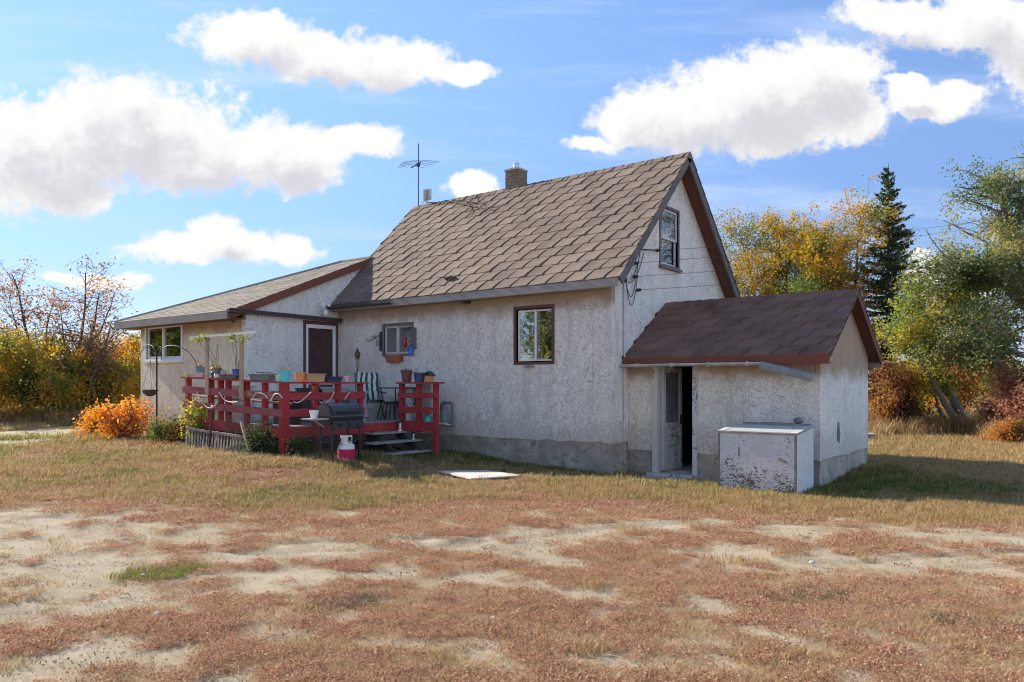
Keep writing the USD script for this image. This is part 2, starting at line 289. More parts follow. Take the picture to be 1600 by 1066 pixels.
def peel(name, paint, wood, thr, scale=9., low=None, stretch=(1, 1, 1)):
    """Flaking paint over grey wood; with low = (z0, z1) the flaking gets worse towards the ground."""
    N = {'g': ('geometry', {}), 'mp': ('mapping', {'scale': stretch}), 'n': ('noise_texture', {'scale': scale, 'detail': 9., 'roughness': .72, 'distortion': .9}), 'v': ('noise_texture', {'scale': 2.5, 'detail': 3.}), 'v0': ('math', {'math_type': 'subtract', 'value2': .5}),
         's': ('math', {'math_type': 'multiply_add', 'value2': .35}), 'r': ('rgb_ramp', {'ramp': [(thr, (0, 0, 0)), (thr + .035, (1, 1, 1))]}),
         'wd': ('noise_texture', {'scale': 14., 'detail': 6.}), 'wr': ('rgb_ramp', {'ramp': [(.3, tuple(np.array(wood) * .6)), (.7, tuple(np.array(wood) * 1.3))]}),
         'pr': ('rgb_ramp', {'ramp': [(.3, tuple(np.array(paint) * .82)), (.65, tuple(paint))]}), 'mx': ('mix_color', {'blend_type': 'mix'}), 'b': ('bump', {'strength': .7, 'distance': .004, 'invert': True}),
         'p': ('principled_bsdf', {'roughness': .75, 'specular_ior_level': .3})}
    L = [('g.position', 'mp.vector'), ('mp.vector', 'n.vector'), ('g.position', 'v.vector'), ('v.fac', 'v0.value1'), ('v0.value', 's.value1'), ('n.fac', 's.value3'), ('mp.vector', 'wd.vector'), ('wd.fac', 'wr.fac'), ('v.fac', 'pr.fac'), ('r.color', 'mx.fac'),
         ('pr.color', 'mx.a'), ('wr.color', 'mx.b'), ('mx.result', 'p.base_color'), ('r.color', 'b.height'), ('b.normal', 'p.normal')]
    last = 's.value'
    if low:
        N |= {'sx': ('separate_xyz', {}), 'lm': ('map_range', {'from_min': low[1], 'from_max': low[0], 'to_min': 0., 'to_max': .16, 'clamp': True}), 'la': ('math', {'math_type': 'add'})}
        L += [('g.position', 'sx.vector'), ('sx.z', 'lm.value'), ('lm.result', 'la.value1'), (last, 'la.value2')]; last = 'la.value'
    L.append((last, 'r.fac'))
    return usdkit.material(stage, f'/World/Looks/{name}', N, L, surface='p.BSDF')

def leaf_mat(name, ramp, trans=.42):
    N = {'a': ('attribute', {'attribute': 'tint'}), 'r': ('rgb_ramp', {'ramp': ramp}), 'd': ('principled_bsdf', {'roughness': .6, 'specular_ior_level': .25}), 't': ('translucent_bsdf', {}), 'm': ('mix_closure', {'fac': trans}),
         'hs': ('hsv', {'value': 1.5, 'saturation': 1.1})}
    L = [('a.fac', 'r.fac'), ('r.color', 'd.base_color'), ('r.color', 'hs.color'), ('hs.color', 't.color'), ('d.BSDF', 'm.closure1'), ('t.BSDF', 'm.closure2')]
    return usdkit.material(stage, f'/World/Looks/{name}', N, L, surface='m.closure')

def glass_pane(name, tint=(.9, .93, .92)):
    N = {'f': ('fresnel', {'IOR': 1.52}), 'k': ('math', {'math_type': 'multiply_add', 'value2': 2.2, 'value3': .10, 'use_clamp': True}), 't': ('transparent_bsdf', {'color': tint}), 'gl': ('glossy_bsdf', {'color': (1, 1, 1), 'roughness': .015}), 'm': ('mix_closure', {}),
         'g': ('geometry', {}), 'n': ('noise_texture', {'scale': 3.0, 'detail': 1.}), 'b': ('bump', {'strength': .12, 'distance': .02})}
    L = [('f.fac', 'k.value1'), ('k.value', 'm.fac'), ('t.BSDF', 'm.closure1'), ('gl.BSDF', 'm.closure2'), ('g.position', 'n.vector'), ('n.fac', 'b.height'), ('b.normal', 'gl.normal')]
    return usdkit.material(stage, f'/World/Looks/{name}', N, L, surface='m.closure')

# ------------------------------------------------------------------ the ground
GP = np.array([  # x, y, height
 (0,0,.0),(-1.2,0,.06),(-4.2,0,.2),(-7,-.5,.36),(-4.8,-3.6,.38),(-8,-3.8,.42),(-12.4,-2.8,.42),(1,.4,-.01),(3.4,.2,.0),(3.8,3.5,.12),(6,1,.06),(9,3,.08),(2.7,15,.12),(-2,20,.15),(14,12,.1),(0,-6,.12),(4,-9,.09),
 (7.3,-12.3,.09),(-4,-8,.22),(-9,-8,.32),(-14,-6,.32),(-16,-2,.36),(-26,3,.36),(-32,1,.36),(-1,-2.6,.15),(1.5,-2,.07),(2.3,-.5,.015),(6,-4,.06),(-10,12,.3),(-30,20,.35),(20,-5,.05),(12,25,.12),(-20,-14,.3)], float)
def gz(x, y):
    x, y = np.asarray(x, float), np.asarray(y, float); num = den = 0.0
    for a, b, h in GP:
        d2 = (x - a) ** 2 + (y - b) ** 2; w_ = 1 / (d2 + .35) ** 1.6; num = num + w_ * h; den = den + w_
    far = np.clip((np.hypot(x + 3, y - 3) - 40) / 60, 0, 1)
    return num / den * (1 - far) + .15 * far
def p3(x, y, s): return np.stack([np.asarray(x) * s, np.asarray(y) * s, np.zeros(np.shape(x))], -1)
def fb(x, y, s, seed=0, o=4): return meshkit.fbm(p3(x, y, s), o, seed)
def seg_d(x, y, pts):
    best = np.full(np.shape(x), 1e9)
    for (ax, ay), (bx_, by) in zip(pts[:-1], pts[1:]):
        dx, dy = bx_ - ax, by - ay; t = np.clip(((x - ax) * dx + (y - ay) * dy) / max(dx * dx + dy * dy, 1e-9), 0, 1)
        best = np.minimum(best, np.hypot(x - ax - t * dx, y - ay - t * dy))
    return best
SAND = [([(-2.2,-9.6),(-.9,-9.3),(.2,-9.4),(1.0,-9.7)], .85), ([(-2.3,-8.75),(-.94,-8.39),(.11,-8.06),(.78,-7.85),(1.05,-7.45)], .55), ([(1.05,-7.45),(1.55,-6.87),(1.96,-6.35)], .32), ([(-6,-10.5),(-3,-9.4),(-1,-9.0)], .8),
 ([(.6,-8.9),(1.3,-8.75),(1.87,-8.41),(2.25,-7.98),(2.92,-7.59),(3.19,-7.25)], .26), ([(2.2,-6.5),(2.58,-6.07),(2.71,-5.33),(3.1,-4.61),(3.52,-3.82),(4.08,-3.28),(5.05,-2.89),(6.09,-2.56),(8,-2)], .46),
 ([(4.24,-5.16),(5.06,-5.21),(5.64,-4.69),(6.17,-4.02),(6.62,-3.38),(8,-2.6)], .46), ([(4.07,-3.65),(4.85,-3.89),(5.18,-4.43)], .26), ([(3.68,-7),(4,-7.01)], .15), ([(4.08,-6.95),(3.94,-7.3)], .2), ([(4.79,-8.15),(5.19,-8.06),(5.54,-7.85)], .16),
 ([(5.57,-7.47),(5.89,-7.51)], .12), ([(1.9,-10.5),(2.56,-10.44),(2.92,-10.02)], .2), ([(4.42,-8.03),(4.58,-7.95)], .1), ([(2.67,-6.19),(3.24,-6.46)], .22), ([(3.3,-9.3),(3.9,-8.8)], .1)]
DRIVE = [(-5.5, -11), (-9.5, -8.6), (-13.4, -5.6), (-16.8, -2.9), (-19.5, .5), (-21, 5), (-22, 14)]
GREEN = [((.83,-9.08),(.96,-8.78),.13)]
DARK = [((2.64,-8.75),(2.82,-8.51),.17), ((5.35,-6.44),(5.55,-6.17),.2), ((6.37,-6.16),(6.6,-6.08),.22)]
def ground_masks(x, y):
    """sand, red (matted red weed), green, dark tussock: each 0..1, fixed to the ground."""
    wx, wy = x + (fb(x, y, 1.1, 3) - .5) * .9, y + (fb(x, y, 1.1, 7) - .5) * .9
    n1, n2, n3 = fb(x, y, 2.6, 11, 5), fb(x, y, 7., 17, 4), fb(x, y, 17., 19, 3)
    sand = np.zeros(np.shape(x))
    for pts, w_ in SAND:
        d = seg_d(wx, wy, pts); sand = np.maximum(sand, np.clip(1.4 - d / w_ * .66, 0, 1.25))
    sand = np.clip((sand - .42 + (n1 - .5) * 1.9 + (n2 - .5) * 1.7 + (n3 - .5) * 1.2) * 1.7, 0, 1)
    bare = np.clip((n1 - .535 + (n3 - .5) * .35) * 6, 0, 1) * .95                       # little bare spots everywhere in the worn yard
    dist_house = np.minimum(np.abs(y + 0) * 0 + (-y), 12)
    yb = np.interp(x, [-12, -4, -2.7, -1.2, -.3, .5, 1.9, 3.7, 5.2, 6.5, 12], [-9.5, -8.6, -7.4, -6.5, -5.2, -3.6, -2.5, -2.1, -1.8, -1.3, -.8])
    yard = np.clip((yb - y + (fb(x, y, .9, 23) - .5) * 2.4) / 1.1 + .5, 0, 1)   # worn yard in front, lawn towards the house
    sand = np.maximum(sand, bare * yard)
    dd = seg_d(x + (fb(x, y, .8, 5) - .5) * .8, y, DRIVE); drive = np.clip((1.9 - dd + (n1 - .5) * 1.1) * 1.8, 0, 1)
    midgrass = np.clip(1 - np.abs(dd) / .25, 0, 1) * np.clip((n1 - .5) * 4, 0, 1) * .5
    sand = np.maximum(sand, np.clip(drive - midgrass * .4, 0, 1))
    red = np.clip(yard * 1.05 - np.clip((.42 - n2) * 3, 0, .5) + np.clip((fb(x, y, 1.4, 31) - .5) * 6, 0, .85) * (x < 2) * (y < 1), 0, 1)
    near_wall = np.exp(-np.clip(-y - np.clip(-x, 0, 5) * .25, 0, 9) / .55) * (x > -8) * (x < 4.6) * (y > -4)
    green = np.clip(near_wall * 1.1 + np.clip((fb(x, y, 1.1, 41) - .48) * 4, 0, 1) * (1 - yard) * .75 * np.clip((5 - x) / 3, .15, 1) - red * .3, 0, 1)
    green = np.maximum(green, np.exp(-((x - 4.6) ** 2 / 3 + (y - 1.4) ** 2 / 1.4)) * 1.2)
    dark = np.zeros(np.shape(x))
    for a, b, w_ in GREEN: green = np.maximum(green, np.clip(1.6 - seg_d(wx * .3 + x * .7, wy * .3 + y * .7, [a, b]) / w_, 0, 1) * 2)
    for a, b, w_ in DARK: dark = np.maximum(dark, np.clip(1.5 - seg_d(wx * .5 + x * .5, wy * .5 + y * .5, [a, b]) / w_ + (n2 - .5), 0, 1))
    green = green * np.where(y > 3, .25, 1.0)
    return sand, red, np.clip(green, 0, 1), dark

def axis(a, b, step, ends):
    """Dense from a to b, then growing steps out to the ends."""
    c = list(np.arange(a, b, step)); g = step
    while c[-1] < ends[1]: g *= 1.18; c.append(c[-1] + g)
    g = step
    while c[0] > ends[0]: g *= 1.18; c.insert(0, c[0] - g)
    return np.array(c)
gx, gy = axis(-12, 8.5, .075, (-900, 900)), axis(-12.5, 3, .075, (-900, 900))
GX, GY = np.meshgrid(gx, gy); sx_, rx_, gx_, dk_ = ground_masks(GX, GY)
near = np.exp(-((GX + 1) ** 2 + (GY + 6) ** 2) / 300)
RUT = 0.0
for pts in (SAND[1][0] + SAND[2][0], SAND[0][0], SAND[5][0], SAND[6][0]):
    d_ = seg_d(GX + (fb(GX, GY, 1., 91) - .5) * .25, GY, pts); RUT = RUT - .022 * np.exp(-((d_ - .22) / .07) ** 2) + .012 * np.exp(-((d_ - .36) / .06) ** 2)
GZ = RUT * near + gz(GX, GY) + near * ((fb(GX, GY, 1.3, 51) - .5) * .05 + (fb(GX, GY, 6., 53) - .5) * .022 * (1 - .5 * sx_)) - .012 * sx_ * near
ny, nx = GX.shape; ii = (np.arange(ny - 1)[:, None] * nx + np.arange(nx - 1)).ravel()
gf = np.vstack([np.stack([ii, ii + 1, ii + nx + 1], 1), np.stack([ii, ii + nx + 1, ii + nx], 1)])
N = {'g': ('geometry', {}), 's': ('attribute', {'attribute': 'sand'}), 'r': ('attribute', {'attribute': 'red'}), 'gn': ('attribute', {'attribute': 'green'}),
     'n': ('noise_texture', {'scale': 3.0, 'detail': 8., 'roughness': .7}), 'nf': ('noise_texture', {'scale': 38., 'detail': 6., 'roughness': .75}), 'nv': ('noise_texture', {'scale': 150., 'detail': 3., 'roughness': .8}),
     'sr': ('rgb_ramp', {'ramp': [(.28, (.36, .30, .21)), (.5, (.49, .42, .31)), (.72, (.56, .49, .38))]}), 'gr': ('rgb_ramp', {'ramp': [(.36, (.55, .5, .45)), (.48, (1, 1, 1)), (.8, (1.06, 1.05, 1.03))]}),
     'lr': ('rgb_ramp', {'ramp': [(.3, (.18, .115, .045)), (.5, (.31, .21, .09)), (.7, (.42, .31, .155))]}), 'rr': ('rgb_ramp', {'ramp': [(.3, (.25, .16, .10)), (.5, (.44, .325, .22)), (.68, (.54, .45, .33))]}), 'g3': ('rgb_ramp', {'ramp': [(.3, (.03, .04, .012)), (.7, (.10, .11, .035))]}),
     'm1': ('mix_color', {}), 'm2': ('mix_color', {}), 'm3': ('mix_color', {}), 'm4': ('mix_color', {'blend_type': 'multiply', 'fac': 1.}), 'se': ('math', {'math_type': 'multiply_add', 'value2': 1.0}), 'ss': ('map_range', {'range_type': 'smoothstep', 'from_min': .70, 'from_max': .98, 'clamp': True}),
     'h': ('math', {'math_type': 'multiply_add', 'value2': .5}), 'b': ('bump', {'strength': .75, 'distance': .03}), 'p': ('principled_bsdf', {'roughness': .97, 'specular_ior_level': .15})}
Lk = [('g.position', 'n.vector'), ('g.position', 'nf.vector'), ('g.position', 'nv.vector'), ('n.fac', 'sr.fac'), ('nv.fac', 'gr.fac'), ('nf.fac', 'lr.fac'), ('nf.fac', 'rr.fac'), ('nf.fac', 'g3.fac'),
      ('r.fac', 'm1.fac'), ('lr.color', 'm1.a'), ('rr.color', 'm1.b'), ('gn.fac', 'm2.fac'), ('m1.result', 'm2.a'), ('g3.color', 'm2.b'), ('s.fac', 'se.value1'), ('nf.fac', 'se.value3'), ('se.value', 'ss.value'), ('ss.result', 'm3.fac'), ('m2.result', 'm3.a'), ('sr.color', 'm4.a'), ('gr.color', 'm4.b'), ('m4.result', 'm3.b'),
      ('m3.result', 'p.base_color'), ('nv.fac', 'h.value1'), ('nf.fac', 'h.value3'), ('h.value', 'b.height'), ('b.normal', 'p.normal')]
ground_look = usdkit.material(stage, '/World/Looks/ground_look', N, Lk, surface='p.BSDF')
gv = np.stack([GX, GY, GZ], -1).reshape(-1, 3)
_, _, gn_ = meshkit.arrays((gv, gf), True)
p_ = _path('/World', 'ground'); put(p_, gv, gf, gn_, ground_look, None, {'sand': sx_.ravel(), 'red': rx_.ravel(), 'green': gx_.ravel()})
setd(stage.GetPrimAtPath(p_), kind='structure', label='sandy farmyard ground worn bare in tracks before the white house', category='ground')

# ------------------------------------------------------------------ looks
ST_main = stucco('stucco_main', eave=3.28); ST_porch = stucco('stucco_porch', eave=1.98); ST_add = stucco('stucco_addition', eave=3.05, warm=(1.06, 1.0, .88)); ST_gable = stucco('stucco_gable')  # wing stucco tinted warm: sunlight on its front put into the colour
concrete = pm('foundation_concrete', (.33, .295, .235), .95, .35, 3., .8, 24., col2=(.20, .175, .14), thr=.56, detail=8.)
MAINROOF = [shingle_mat(f'main_shingle_{c}', (.215, .170, .140), k) for c, k in (('light', 1.1), ('mid', 1.0), ('dark', .9))]
PORCHROOF = [shingle_mat(f'porch_shingle_{c}', (.22, .135, .105), k) for c, k in (('light', 1.1), ('mid', 1.), ('dark', .9))]
ADDROOF = shingle_mat('addition_shingle', (.275, .25, .21), 1.)
roof_dark = pm('roof_felt', (.035, .028, .024), .95)
grey_wood = peel('weathered_fascia', (.30, .27, .25), (.17, .155, .14), .66, 7., stretch=(1, 1, 3))
rake_dark = pm('dark_rake_board', (.105, .095, .092), .85, .3, 5.)
red_fascia = peel('red_brown_fascia', (.19, .066, .042), (.22, .16, .13), .70, 6.)
soffit_brown = peel('brown_soffit', (.125, .048, .034), (.20, .17, .14), .74, 6.)
white_peel = peel('peeling_white_paint', (.58, .56, .53), (.17, .155, .14), .575, 12.)
box_front = peel('flaking_box_paint', (.64, .63, .61), (.11, .10, .09), .60, 30., low=(.05, .6), stretch=(.7, .7, 1.3))
box_clean = pm('white_box_side', (.54, .55, .52), .6, .12)
lid_white = pm('lid_sheet', (.44, .47, .45), .45, .1, 4.)
grey_plank = pm('grey_plank', (.24, .215, .19), .9, .4, 8., .5, 40., stretch=(1, 6, 6))
metal_gutter = pm('galvanised_gutter', (.42, .43, .44), .45, .2, 6., metal=.7)
metal_pipe = pm('grey_round_downpipe', (.24, .25, .25), .6, .25, 7., metal=.15)
dark_gutter = pm('dark_brown_gutter', (.045, .032, .027), .55, .25)
window_white = pm('white_vinyl', (.72, .72, .70), .4, .05)
window_grey = peel('grey_window_frame', (.155, .14, .125), (.25, .22, .19), .66, 12.)
window_brown = peel('red_brown_window_frame', (.135, .055, .042), (.20, .16, .13), .62, 12.)
sash_alu = pm('pale_sash', (.50, .50, .49), .4, .08)
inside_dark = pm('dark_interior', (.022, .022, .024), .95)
curtain_brown = pm('brown_curtain', (.10, .055, .045), .9, .25, 5., stretch=(20, 20, 1))
screen_brown = pm('brown_door_screen', (.055, .026, .022), .9, .3, 3.)
door_panel = pm('brown_door_panel', (.12, .07, .06), .6, .25, 6., stretch=(8, 8, 1))
glass = glass_pane('window_glass'); 
frost = pm('dusty_door_glass', (.15, .15, .155), .3, .45, 3.5, stretch=(1.5, 1.5, 1), detail=8.)
red_paint = peel('faded_red_deck_paint', (.37, .040, .040), (.34, .16, .13), .61, 8., stretch=(1, 1, 2.5))
red_sunlit = peel('sunlit_red_paint', (.32, .085, .082), (.36, .22, .19), .58, 8., stretch=(1, 1, 2.))  # pinker copy of the deck red: grazing sun put into the flaking paint
deck_grey = pm('grey_deck_boards', (.30, .28, .26), .85, .25, 6., .3, 30.)
raw_wood = pm('bare_lumber', (.40, .275, .175), .85, .2, 6., .2, 30., stretch=(8, 8, 1))
dark_wood = pm('dark_lattice', (.055, .04, .034), .9, .3)
black_metal = pm('black_metal', (.018, .018, .019), .4, .2)
iron = pm('dark_iron', (.03, .028, .027), .6, .2)
steel = pm('bright_steel', (.58, .58, .59), .28, .12, metal=.9)
brickmat = pm('buff_brick', (.20, .15, .105), .95, .3, 14., .5, 40.)
mortar = pm('chimney_mortar', (.27, .25, .22), .95, .2)
cement_cap = pm('cement_cap', (.42, .41, .38), .9, .15)

# ------------------------------------------------------------------ the house
L_, W_, ZE, OV, RK = 7.73, 5.34, 3.673, .227, .325
ZF, ZR = .632, ZE + W_ / 2 + OV
D_, LW = 2.57, 4.68
PS, PL, PW, PZR, PZE, PO = .639, 3.547, 3.135, 3.40, 2.223, .209
house = Thing('stucco_house', 'old white stucco farmhouse with brown shingled gable roof and two lower wings', 'house')
X_, Y_, Z_ = (1, 0, 0), (0, 1, 0), (0, 0, 1)
# --- windows of the long front wall, gable and wing (u0, v0, u1, v1)
W_DECK = (-6.08, 2.42, -5.18, 3.07); W_MAIN = (-2.2, 2.165, -1.325, 3.23); W_GAB = (1.98, 4.20, 2.78, 5.37); W_ADD = (-12.1, 2.36, -10.42, 3.18)
D_DECK = (-.975, 1.06, -.07, 3.165); D_PORCH = (.60, .10, 1.355, 2.10)
front_h = [rect(*W_DECK), rect(*W_MAIN)]
roofz = lambda y: ZE + (y + OV) - .13
jag = lambda a, b, z, n, sd: [(a + (b - a) * i / n, z + float(np.random.default_rng(sd + i).normal(0, .009))) for i in range(n + 1)]
fw = slab(jag(-L_, 0, ZF, 60, 100) + [(0, roofz(.0)), (-L_, roofz(.0))], front_h, (0, 0, 0), X_, Z_, (0, 1, 0), .15)
p_main = house.part('front_wall', fw, ST_main)
gp = jag(.15, W_, ZF, 40, 500) + [(W_, roofz(0)), (W_ / 2, roofz(W_ / 2)), (.15, roofz(.15))]
house.part('gable_wall', slab(gp, [rect(*W_GAB)], (0, 0, 0), Y_, Z_, (-1, 0, 0), .15), ST_gable)
house.part('rear_wall', slab(rect(-L_, 0, -.15, roofz(0)), [], (0, W_, 0), X_, Z_, (0, -1, 0), .15), ST_gable)
house.part('gable_wall', slab([(.15, 0), (W_ - .15, 0), (W_ - .15, roofz(.15)), (W_ / 2, roofz(W_ / 2)), (.15, roofz(.15))], [], (-L_, 0, 0), Y_, Z_, (1, 0, 0), .15), ST_gable)
fo = -.012
house.part('foundation', join(bx(-L_, -.012, .012, .3, -.6, ZF + .04), bx(-.3, -.012, .3, W_ - .05, -.6, ZF + .04)), concrete)
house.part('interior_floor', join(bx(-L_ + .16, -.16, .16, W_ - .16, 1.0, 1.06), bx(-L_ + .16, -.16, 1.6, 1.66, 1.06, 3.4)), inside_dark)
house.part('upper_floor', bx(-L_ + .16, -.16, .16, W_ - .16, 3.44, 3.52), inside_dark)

# --- main roof
c45 = math.sqrt(.5)
def roof_plane(x, s, h, y0=-OV, z0=ZE, sl=(c45, c45)):
    """Point on a slope: s metres up from the eave, h above the sheathing."""
    cy, sz = sl; return np.stack([x, y0 + s * cy - h * sz, z0 + s * sz + h * cy], -1)
SL = (W_ / 2 + OV) / c45
def roof_slab(fn, x0, x1, s0, s1, h0, h1):
    c = [(x, s, h) for h in (h0, h1) for s in (s0, s1) for x in (x0, x1)]
    return np.array([fn(np.array(a), np.array(b), np.array(h)) for a, b, h in c]), CUBE_F
fr = lambda x, s, h: roof_plane(x, s, h)
bk = lambda x, s, h: roof_plane(x, s, h) * [1, -1, 1] + [0, W_, 0]
main_roof = house.part('main_roof', join(roof_slab(fr, -L_ - .08, RK - .035, 0, SL - .06, -.09, -.012), roof_slab(bk, -L_ - .08, RK - .035, 0, SL - .06, -.09, -.012)), roof_dark)
house.part('soffit', join(roof_slab(bk, .004, RK - .04, .0, SL - .12, -.105, -.094), roof_slab(fr, .004, RK - .04, 0, SL - .12, -.105, -.094)), soffit_brown)
house.part('rake_board', roof_slab(fr, RK - .035, RK, -.02, SL, -.165, .004), rake_dark, label='dark weathered rake board on the near slope of the gable')
house.part('rake_board', roof_slab(bk, RK - .035, RK, -.02, SL - .02, -.165, .004), rake_dark, label='dark rake board on the far slope of the gable')
house.part('rake_board', join(roof_slab(fr, -L_ - .115, -L_ - .08, -.02, SL, -.14, .004)), rake_dark)
fz = ZE - .03
house.part('fascia', join(bx(-5.6, RK - .036, -OV - .028, -OV, fz - .15, fz + .0)), grey_wood, label='weathered grey fascia under the long eave')
house.part('fascia', bx(-L_ - .05, -5.6, -OV - .02, -OV + .005, fz - .14, fz - .0), grey_wood)
gut = [(-.115, -.01), (-.115, -.075), (-.085, -.105), (0, -.105), (0, -.097), (-.08, -.097), (-.107, -.072), (-.107, -.01)]
house.part('gutter', slab(gut, [], (-L_ - .04, -OV - .02, fz + .0), Y_, Z_, X_, 2.25), dark_gutter, label='dark brown gutter under the left end of the eave')
house.part('rafter_end', join(bx(-3.55, -3.42, -OV - .01, -.0, fz - .21, fz - .152)), dark_gutter)
house.part('eave_soffit', bx(-L_, -.0, -OV, -.002, fz - .155, fz - .14), grey_wood)

rng = np.random.default_rng(7)
def shingle_piece(fn, x0, s0, w, h, xmin, xmax, smax, lean, lift, r, gap=.010):
    """One interlocking shingle: S-shaped sides, its lower right corner curling proud of the neighbours so that its edges throw a stepped shadow."""
    us, vs = np.array([0, .5, 1.0]), np.array([-.10, .0, .22, .5, .78, 1.0, 1.12]); P_ = []
    jit = r.normal(0, .006, 2)
    for v_ in vs:
        t = np.clip(v_, 0, 1); sft = lean * (3 * t * t - 2 * t ** 3)
        for u_ in us:
            x = x0 + u_ * (w - gap) + sft; hh = .004 + (1 - np.clip(v_, 0, 1)) * (.005 + lift * (.05 + .95 * u_ ** 1.6)) + (u_ > .9) * lift * .55 * (1 - abs(2 * t - 1) * .3)
            P_.append((x, s0 + v_ * h + jit[0] * .5, hh + jit[1] * .3))
    P_ = np.array(P_); P_[:, 0] = np.clip(P_[:, 0], xmin, xmax); P_[:, 1] = np.clip(P_[:, 1], -.03, smax)
    nv, nu = len(vs), 3; top = fn(P_[:, 0], P_[:, 1], P_[:, 2]); bot = fn(P_[:, 0], P_[:, 1], np.full(len(P_), -.004)); Fc = []
    for i in range(nv - 1):
        for j in range(nu - 1):
            a = i * nu + j; Fc += [[a, a + 1, a + nu + 1], [a, a + nu + 1, a + nu]]
    n0 = nv * nu
    ed = [(j, j + 1) for j in range(nu - 1)] + [(i * nu + nu - 1, (i + 1) * nu + nu - 1) for i in range(nv - 1)] + [((i + 1) * nu, i * nu) for i in range(nv - 1)]
    for a, b in ed: Fc += [[a, n0 + b, b], [a, n0 + a, n0 + b]]
    return np.vstack([top, bot]), np.array(Fc)
def shingle_field(parent, fn, x0, x1, slope, w, h, mats, lean, lift, seed, single_parts=True, gap=.010):
    r = np.random.default_rng(seed); rows = int(math.ceil(slope / h)); out = []
    for k in range(rows):
        off = (k % 2) * w / 2 - lean * .0
        n0 = int(math.floor((x0 - off) / w)) - 1
        for i in range(n0, int((x1 - off) / w) + 2):
            xs = off + i * w
            if xs + w + lean < x0 + .02 or xs > x1 - .02: continue
            m_ = shingle_piece(fn, xs, k * h, w, h, x0, x1, slope - .01, lean, lift * r.uniform(.8, 1.3), r, gap)
            if single_parts: house.part('shingle', m_, mats[r.integers(len(mats))], parent)
            else: out.append(m_)
    return out
shingle_field(main_roof, fr, -L_ - .085, RK + .012, SL, .435, .305, MAINROOF, .12, .0125, 3)
back = shingle_field(main_roof, bk, -L_ - .085, RK + .012, SL, .87, .305, MAINROOF, .095, .016, 4, False)
house.part('rear_shingles', join(*back), MAINROOF[1], main_roof, kind='stuff')
caps = []
for i in range(34):
    xa = -L_ - .085 + i * .242; xb = min(xa + .275, RK + .015); yc = W_ / 2
    caps.append(np.array([[xa, yc - .13, ZR - .118], [xb, yc - .135, ZR - .105], [xa, yc, ZR + .012], [xb, yc, ZR + .03], [xa, yc + .13, ZR - .118], [xb, yc + .135, ZR - .105],
                          [xa, yc - .13, ZR - .13], [xb, yc - .135, ZR - .13], [xa, yc + .13, ZR - .13], [xb, yc + .135, ZR - .13]]))
for k, v in enumerate(caps):
    house.part('ridge_cap', (v, np.array([[0, 1, 3], [0, 3, 2], [2, 3, 5], [2, 5, 4], [6, 7, 1], [6, 1, 0], [4, 5, 9], [4, 9, 8], [1, 7, 3], [3, 9, 5], [3, 7, 9], [0, 2, 6], [2, 4, 8], [2, 8, 6]])), MAINROOF[2 if k % 3 else 1], main_roof)

# --- chimney
cx0, cx1, cy0, cy1 = -4.55, -4.15, 2.60, 2.98
chim = house.part('chimney', bx(cx0 + .012, cx1 - .012, cy0 + .012, cy1 - .012, 6.2, 6.94), mortar, main_roof)
bricks = []
for k in range(11):
    z0 = 6.17 + k * .0755; o = (k % 2) * .105
    for (a0, a1, f_) in ((cx0, cx1, 0), (cx0, cx1, 1), (cy0, cy1, 2), (cy0, cy1, 3)):
        e = a0 - o
        while e < a1 - .02:
            p, q_ = max(e, a0) + .004, min(e + .21, a1) - .004; e += .21
            if q_ - p < .03: continue
            j = rng.uniform(-.004, .004)
            bricks.append([bx(p, q_, cy0 + j, cy0 + .05, z0, z0 + .066), bx(p, q_, cy1 - .05, cy1 + j, z0, z0 + .066), bx(cx0 + j, cx0 + .05, p + .003, q_ - .003, z0, z0 + .066), bx(cx1 - .05, cx1 + j, p + .003, q_ - .003, z0, z0 + .066)][f_])
house.part('chimney_bricks', join(*bricks), brickmat, kind='stuff')
house.part('chimney_cap', join(bx(cx0 - .02, cx1 + .02, cy0 - .02, cy1 + .02, 6.99, 7.03), bx(cx0 + .03, cx1 - .03, cy0 + .03, cy1 - .03, 7.03, 7.055)), cement_cap)
house.part('flue_pipe', lathe([(.0, 7.05), (.07, 7.05), (.07, 7.17), (.08, 7.175), (.08, 7.20), (.065, 7.20), (.065, 7.1), (0, 7.1)], 20, ((cx0 + cx1) / 2, (cy0 + cy1) / 2, 0)), steel)

